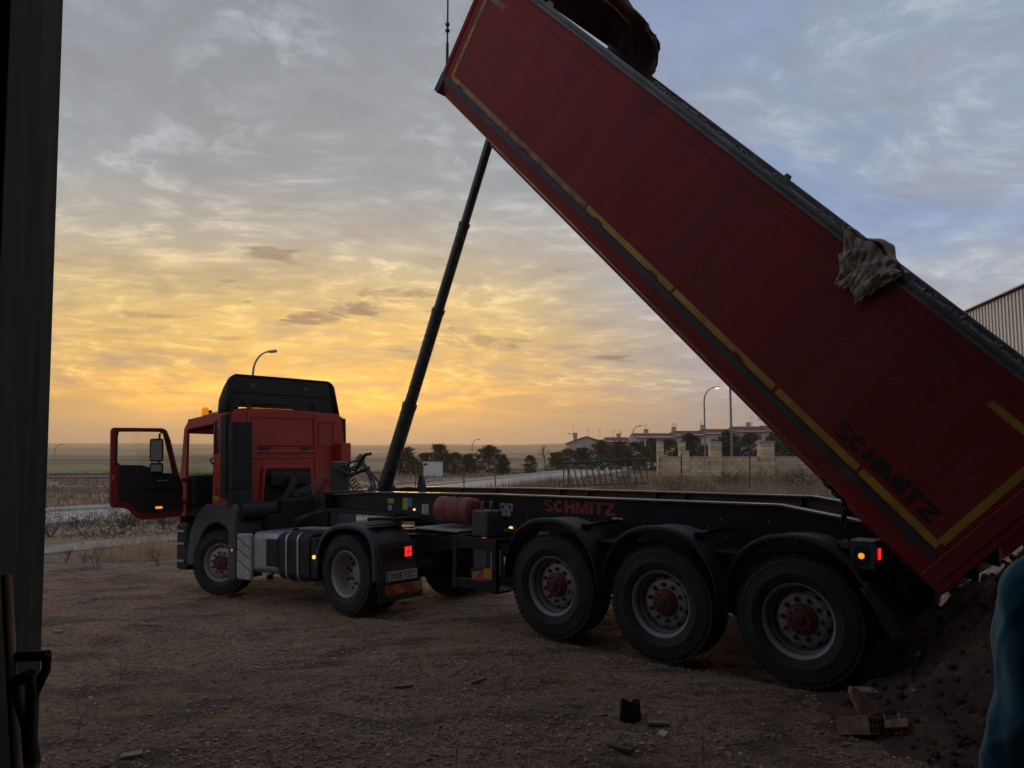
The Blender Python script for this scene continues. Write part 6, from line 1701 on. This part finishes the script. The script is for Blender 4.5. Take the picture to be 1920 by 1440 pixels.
hZ = np.maximum(gz(hX, hY) - .05, gbase(hX, hY) + heap_h(hX, hY))
hidx = np.arange(hX.size).reshape(hX.shape)
hp.add(np.stack([hX, hY, hZ], -1).reshape(-1, 3).tolist(), np.stack([hidx[:-1, :-1], hidx[:-1, 1:], hidx[1:, 1:], hidx[1:, :-1]], -1).reshape(-1, 4).tolist(), 0, True)
# broken hollow bricks at the foot of the heap
def hollow_brick(L, w, h, holes_, lab, loc, rot, broken=0.0, m='brick'):
    """clay block with rows of open cells running along its length"""
    t_ = .014; mb = MB(); nx_, nz_ = holes_
    cw_ = (w - t_) / nx_; ch = (h - t_) / nz_
    for i in range(nx_ + 1): mb.box(-w / 2 + cw_ * i, -w / 2 + cw_ * i + t_, -L / 2, L / 2 - (broken * (i % 2) * L), 0, h)
    for k in range(nz_ + 1): mb.box(-w / 2 + t_ * .5, w / 2 - t_ * .5, -L / 2 + .002, L / 2 - .002 - broken * L * (k / (nz_ + .01)), ch * k, ch * k + t_)
    o = mb.build('hollow_brick', m, None, bevel=.003, loc=loc, rot=rot)
    return tag(o, lab, 'brick', 'broken bricks by the rear wheel')
zz = ztop
hollow_brick(.24, .22, .12, (4, 2), 'broken red hollow brick with open cells towards the camera, largest of the heap', (2.42, 5.50, zz(2.42, 5.5) - .02), (rad(-16), rad(14), rad(34)), .45)
hollow_brick(.18, .15, .09, (3, 2), 'small broken hollow brick right of the largest one', (2.64, 5.43, zz(2.64, 5.43) - .035), (rad(12), rad(-14), rad(-26)), .4)
bk = MB(); bk.prism([(-.09, 0), (.10, -.01), (.05, .13), (-.02, .22), (-.07, .16)], -.02, .02, 'y')
tag(bk.build('brick_shard', 'brick', None, bevel=.004, loc=(2.58, 5.72, zz(2.58, 5.72) + .03), rot=(rad(-35), rad(-10), rad(20))), 'pointed red brick shard leaning on the largest hollow brick', 'brick', 'broken bricks by the rear wheel')
tag(MB().box(-.10, .10, -.06, .06, 0, .06).build('broken_brick', 'stone_grey', None, bevel=.012, loc=(2.72, 6.14, zz(2.72, 6.14)), rot=(rad(3), rad(4), rad(8))), 'dusty flat brick lying just behind the rear tyre', 'brick', 'broken bricks by the rear wheel')
tag(MB().box(-.09, .09, -.07, .07, 0, .055).build('broken_brick', 'brick', None, bevel=.015, loc=(2.95, 6.45, zz(2.95, 6.45) + .02), rot=(rad(8), rad(-12), rad(40))), 'dark brick half under the rear tyre', 'brick', 'broken bricks by the rear wheel')

heap = tag(hp.build('soil_heap', 'heap_soil', None, sharp=80), 'heap of dark tipped earth under the lowered tail of the body', 'soil heap')
V3 = []; rng = np.random.default_rng(77); ME = heap.data; co = np.empty(len(ME.vertices) * 3); ME.vertices.foreach_get('co', co); co = co.reshape(-1, 3)
sel = co[co[:, 2] > gbase(co[:, 0], co[:, 1]) + .03]; NC = 9000; cl = sel[rng.choice(len(sel), NC)]
s_ = .005 + .034 * rng.random(NC) ** 6
v = ICO[None] * rng.uniform(.65, 1.15, (NC, 12, 1)) * s_[:, None, None] + (cl + rng.normal(size=cl.shape) * .02)[:, None, :]
tag(place(bpy.data.objects.new('soil_clods', tris_mesh('soil_clods', v[:, ICOF, :].reshape(-1, 3, 3), ['heap_soil', 'stone_brown'], np.repeat((rng.random(NC) > .95).astype(int), 20)))), 'clods and stones scattered over the soil heap', 'soil', kind='stuff')
V3 = []
for k in range(160):
    c = sel[rng.integers(len(sel))] + np.array([0, 0, .015]); a = rng.uniform(0, 3.14); L = rng.uniform(.04, .18); e = np.array([math.cos(a), math.sin(a), rng.normal() * .3]) * L; w = np.array([0, 0, .003])
    V3 += [[c - e - w, c + e, c - e + w]]
tag(place(bpy.data.objects.new('root_litter', tris_mesh('root_litter', np.array(V3), 'straw'))), 'fine straw and roots sticking out of the soil heap', 'litter', kind='stuff')

# ================================================================== RAG over the rail of the body
rg = MB()
def body_world(a, w, up):
    p = body_to_trailer((a, w, up)); return Vector((OX + UX * p.x + NX * p.y, OY + UY * p.x + NY * p.y, p.z))
edgeL = [(2.47, 1.66), (2.44, 1.50), (2.30, 1.34), (2.16, 1.17)]
def rag_fn(u, w):
    # u along the rail, w from the top of the rail down the outside
    top = Vector((2.43 - .58 * u, 0, HB + .115)); 
    bot = [Vector((2.17, 0, 1.20)), Vector((2.08, 0, 1.31)), Vector((1.97, 0, 1.23)), Vector((1.91, 0, 1.40)), Vector((1.86, 0, 1.53))]
    t_ = u * 4; i = min(3, int(t_)); b = bot[i].lerp(bot[i + 1], t_ - i); b.z += .022 * math.sin(u * 61) + .016 * math.sin(u * 97 + 1) + .012 * math.sin(u * 151)
    p = top.lerp(b, w)
    bulge = .014 + .022 * math.sin(math.pi * min(1, w * 1.05)) * (1 + .7 * math.sin(u * 7 + w * 4)) + .010 * math.sin(u * 19 + w * 11) + .006 * math.sin(u * 41 - w * 23)
    yy = 1.302 + bulge - (.06 if w < .06 else 0)
    z = p.z + (.05 * math.sin(math.pi * u) if w < .1 else 0) + .012 * math.sin(u * 17 + w * 13)
    return tuple(body_world(p.x + .02 * math.sin(w * 15 + u * 6), yy, z))
rg.grid(rag_fn, 90, 34)
def rag_top(u, w):
    x = 2.43 - .58 * u; return tuple(body_world(x + .01 * math.sin(w * 9), 1.34 - .20 * w, HB + .118 + .05 * math.sin(math.pi * u) * (1 - w) + .09 * math.exp(-((u - .55) / .12) ** 2) * (1 - w) * w * 4 + .015 * math.sin(u * 15 + w * 7)))
rg.grid(rag_top, 40, 10)
ro_ = rg.build('felt_rag', 'rag', None, sharp=70); ro_.modifiers.new('thickness', 'SOLIDIFY').thickness = .008
tag(ro_, 'torn grey brown felt rag hanging over the top rail of the raised body', 'rag')

# ================================================================== TOOLS leaning on the door post
def px_pt(px_, py, Y): return Vector((hx(px_, Y), Y, hz_(py, Y)))
def tool_xyz(px_, py, d):
    """the spot seen at that place in the doorway, d metres in"""
    F_ = Vector((0, math.cos(PITCH), math.sin(PITCH))); U_ = Vector((0, -math.sin(PITCH), math.cos(PITCH)))
    return Vector((0, 0, EYE)) + F_ * d + Vector((1, 0, 0)) * ((px_ - 960) / 1443 * d) - U_ * ((py - 720) / 1443 * d)
p_top = tool_xyz(12, 1080, 2.95); p_low = tool_xyz(32, 1440, 2.62); dl = (p_low - p_top); k_ = (p_top.z - .05) / -dl.z; p_bot = p_top + dl * k_
MB().tube([p_top, p_bot], .019, 12).build('wooden_pole', 'wood'); tag(bpy.data.objects['wooden_pole'], 'long plain wooden pole leaning on the door post at the left edge', 'pole')
def shovel(grip_c, low, yaw, lab, gw=.075):
    d = (low - grip_c).normalized(); bot = grip_c + d * ((grip_c.z - .30) / -d.z)
    t = thing('shovel', lab, 'shovel', (bot.x, bot.y, .05), group='shovels leaning on the door post')
    Wm = Matrix.Translation(-Vector((bot.x, bot.y, .05)))
    side = Vector((math.cos(yaw), math.sin(yaw), 0)); side = (side - d * side.dot(d)).normalized()
    def loc(p): return Wm @ p
    g = MB(); a = grip_c + side * gw; b = grip_c - side * gw
    neck = grip_c + d * .16
    g.tube([loc(a + side * .004), loc(b - side * .004)], .019, 12)
    for e in (a, b): g.tube([loc(e), loc(e + d * .05), loc(neck + (e - grip_c) * .22), loc(neck + d * .05)], [.016, .016, .017, .02], 10)
    g.tube([loc(neck), loc(neck + d * .11)], [.022, .026], 12)
    g.build('grip', 'black_plastic', t)
    MB().tube([loc(neck + d * .10), loc(bot)], [.021, .019], 12).build('shaft', 'wood', t)
    bl_ = MB(); 
    def blade(u, w):
        q = bot + d * (.30 * w - .04) + side * ((u - .5) * .22 * (1 - .35 * w ** 3)); nrm = d.cross(side)
        return tuple(loc(q + nrm * (.03 * (2 * u - 1) ** 2)))
    bl_.grid(blade, 7, 7); b_ = bl_.build('blade', 'steel', t); b_.modifiers.new('thickness', 'SOLIDIFY').thickness = .003
shovel(tool_xyz(42, 1272, 2.55), tool_xyz(62, 1440, 2.48), rad(-42), 'shovel with a black grip and pale wooden shaft in front of the other')
shovel(tool_xyz(56, 1230, 2.80), tool_xyz(40, 1440, 2.72), rad(-10), 'shovel with a black grip half hidden behind the first one', gw=.07)

# ================================================================== PERSON at the right edge, back to the camera
person_at = Vector((1.815, 2.45, -.005))
pe = MB()
def ell(mb, c, r, m=0, nu=20, nv=12):
    mb.grid(lambda u, w: (c[0] + r[0] * math.cos(2 * math.pi * u) * math.sin(math.pi * w), c[1] + r[1] * math.sin(2 * math.pi * u) * math.sin(math.pi * w), c[2] - r[2] * math.cos(math.pi * w)), nu, nv, m)
def limb(mb, pts, rs_): mb.tube(pts, rs_, 12); [ell(mb, p, (r, r, r), nu=12, nv=8) for p, r in zip(pts, rs_)]
# body: head, neck, trunk, arms with hands, legs
ell(pe, (0, .02, 1.72), (.078, .098, .122)); ell(pe, (0, .075, 1.66), (.055, .05, .05)); ell(pe, (0, .118, 1.705), (.016, .022, .028))
for s in (1, -1):
    ell(pe, (s * .078, .02, 1.715), (.014, .026, .034)); ell(pe, (s * .032, .100, 1.735), (.016, .012, .012))
limb(pe, [(0, 0, 1.48), (0, .01, 1.60)], [.062, .056])
for z, a, b in ((1.40, .19, .115), (1.25, .175, .12), (1.08, .155, .11), (.95, .165, .12)): ell(pe, (0, 0, z), (a, b, .16))
HAND = {}
for s in (1, -1):
    sh, el, wr = (s * .20, 0, 1.43), (s * .245, -.02, 1.14), (s * .245, .07, .90)
    limb(pe, [sh, el, wr], [.056, .045, .030])
    ell(pe, (s * .243, .085, .845), (.018, .040, .048))
    for k, (fy, L_) in enumerate(((.052, .075), (.074, .082), (.096, .078), (.115, .062))):
        b0 = Vector((s * .243, fy, .805)); limb(pe, [b0, b0 + Vector((-s * .006, .004, -L_ * .55)), b0 + Vector((-s * .024, .006, -L_))], [.0095, .009, .008])
    b0 = Vector((s * .238, .05, .86)); limb(pe, [b0, b0 + Vector((-s * .012, -.028, -.035)), b0 + Vector((-s * .02, -.034, -.066))], [.012, .0105, .009])
    limb(pe, [(s * .09, 0, .92), (s * .10, .015, .50), (s * .105, -.01, .09)], [.088, .062, .042]); ell(pe, (s * .105, .06, .045), (.045, .125, .045))
po = pe.build('person', 'skin', None, loc=person_at, rot=(0, 0, rad(14)), sharp=180)
po.scale = (1.07, 1.07, 1.07)
rm = po.modifiers.new('remesh', 'REMESH'); rm.mode = 'VOXEL'; rm.voxel_size = .009; rm.use_smooth_shade = True
sm_ = po.modifiers.new('smooth', 'SMOOTH'); sm_.factor = .5; sm_.iterations = 4
tag(po, 'person in a blue jacket at the right edge, mostly out of frame', 'person')
jk = MB()
SECT = [(.80, .235, .165), (.90, .232, .165), (1.05, .222, .158), (1.20, .222, .155), (1.33, .228, .15), (1.42, .222, .138), (1.48, .175, .115), (1.53, .105, .088), (1.56, .082, .078)]
def jacket_fn(u, w):
    t_ = w * (len(SECT) - 1); i = min(int(t_), len(SECT) - 2); q = t_ - i
    z, a, b = (SECT[i][k] * (1 - q) + SECT[i + 1][k] * q for k in range(3))
    an = 2 * math.pi * u; fold = 1 + .022 * math.sin(an * 5 + z * 7) * (1 - w) + .014 * math.sin(an * 9 - z * 12)
    return (a * fold * math.cos(an), b * fold * math.sin(an), z)
jk.grid(jacket_fn, 64, 40)
def sleeve(s):
    path = [Vector((s * .17, 0, 1.485)), Vector((s * .225, -.002, 1.44)), Vector((s * .26, -.012, 1.30)), Vector((s * .282, -.022, 1.12)), Vector((s * .282, .03, .99)), Vector((s * .272, .08, .885))]
    R0 = [.052, .078, .084, .078, .074, .060]
    P_ = resample_v(path, 40); 
    def fn(u, w):
        i = w * (len(P_) - 1); k = min(int(i), len(P_) - 2); p = P_[k].lerp(P_[k + 1], i - k); d = (P_[k + 1] - P_[k]).normalized()
        tt = w * (len(R0) - 1); j = min(int(tt), len(R0) - 2); r = R0[j] * (1 - tt + j) + R0[j + 1] * (tt - j)
        a1 = Vector((0, 1, 0)); a1 = (a1 - d * a1.dot(d)).normalized(); a2 = d.cross(a1); an = 2 * math.pi * u
        f_ = 1 + .05 * math.sin(an * 3 + w * 5.0) + .03 * math.sin(an * 2 - w * 11) + .03 * math.sin(an * 5 + w * 9) + .055 * max(0, math.sin(an * 2 + w * 13 + .6)) ** 4 + .045 * max(0, math.sin(an * 3 - w * 17)) ** 5 - .03 * max(0, math.sin(an * 1 + w * 26)) ** 6 + .06 * math.sin(w * 24 + 2.0 * math.sin(an)) * math.exp(-((w - .58) / .22) ** 2) + .05 * math.sin(w * 30 + an) * max(0, w - .8) * 4
        return tuple(p + (a1 * math.cos(an) + a2 * math.sin(an)) * r * f_)
    return fn
def resample_v(pts, n):
    out = []; m = len(pts) - 1
    for k in range(n + 1):
        t_ = k / n * m; i = min(int(t_), m - 1); t_ -= i
        p0, p1, p2, p3 = pts[max(i - 1, 0)], pts[i], pts[i + 1], pts[min(i + 2, m)]
        out.append(.5 * ((2 * p1) + (p2 - p0) * t_ + (2 * p0 - 5 * p1 + 4 * p2 - p3) * t_ ** 2 + (3 * p1 - p0 - 3 * p2 + p3) * t_ ** 3))
    return out
for s in (1, -1): jk.grid(sleeve(s), 90, 130)
jk.build('jacket', 'cloth_blue', po, sharp=180)
MB().lathe([(.088, 0), (.092, .03), (.080, .05)], 28).build('collar', 'cloth_navy', po, loc=(0, .005, 1.54), rot=(rad(90), 0, 0))
tz = MB()
for s in (1, -1):
    tz.grid(lambda u, w, s=s: (s * .10 + (.108 - .035 * w) * math.cos(2 * math.pi * u) * (1 + .03 * math.sin(w * 20 + u * 9)), (.115 - .04 * w) * math.sin(2 * math.pi * u), .96 - .87 * w), 28, 24)
tz.build('trousers', 'cloth_navy', po, sharp=180)
hr = MB(); ell(hr, (0, .0, 1.745), (.088, .102, .112), nu=28, nv=18); hr.build('hair', 'hair', po)
for s in (1, -1):
    b_ = MB(); ell(b_, (s * .105, .06, .055), (.055, .14, .055)); ell(b_, (s * .105, -.01, .12), (.056, .062, .09)); b_.build('boot', 'boot', po)

# ================================================================== HAZE in the air over the plain
hzm = bpy.data.materials.new('haze'); hzm.use_nodes = True; hn = hzm.node_tree.nodes; hn.clear()
ho = hn.new('ShaderNodeOutputMaterial'); pv = hn.new('ShaderNodeVolumePrincipled'); hzm.node_tree.links.new(pv.outputs[0], ho.inputs['Volume'])
pv.inputs['Color'].default_value = (1.0, 0.84, 0.66, 1); pv.inputs['Density'].default_value = 2.8e-4; pv.inputs['Anisotropy'].default_value = 0.6
MATS['haze'] = hzm
hb = MB().box(-7300, 7300, -400, 7300, -12, 90).build('haze', 'haze'); tag(hb, 'thin haze in the air over the plain', 'haze', kind='stuff')
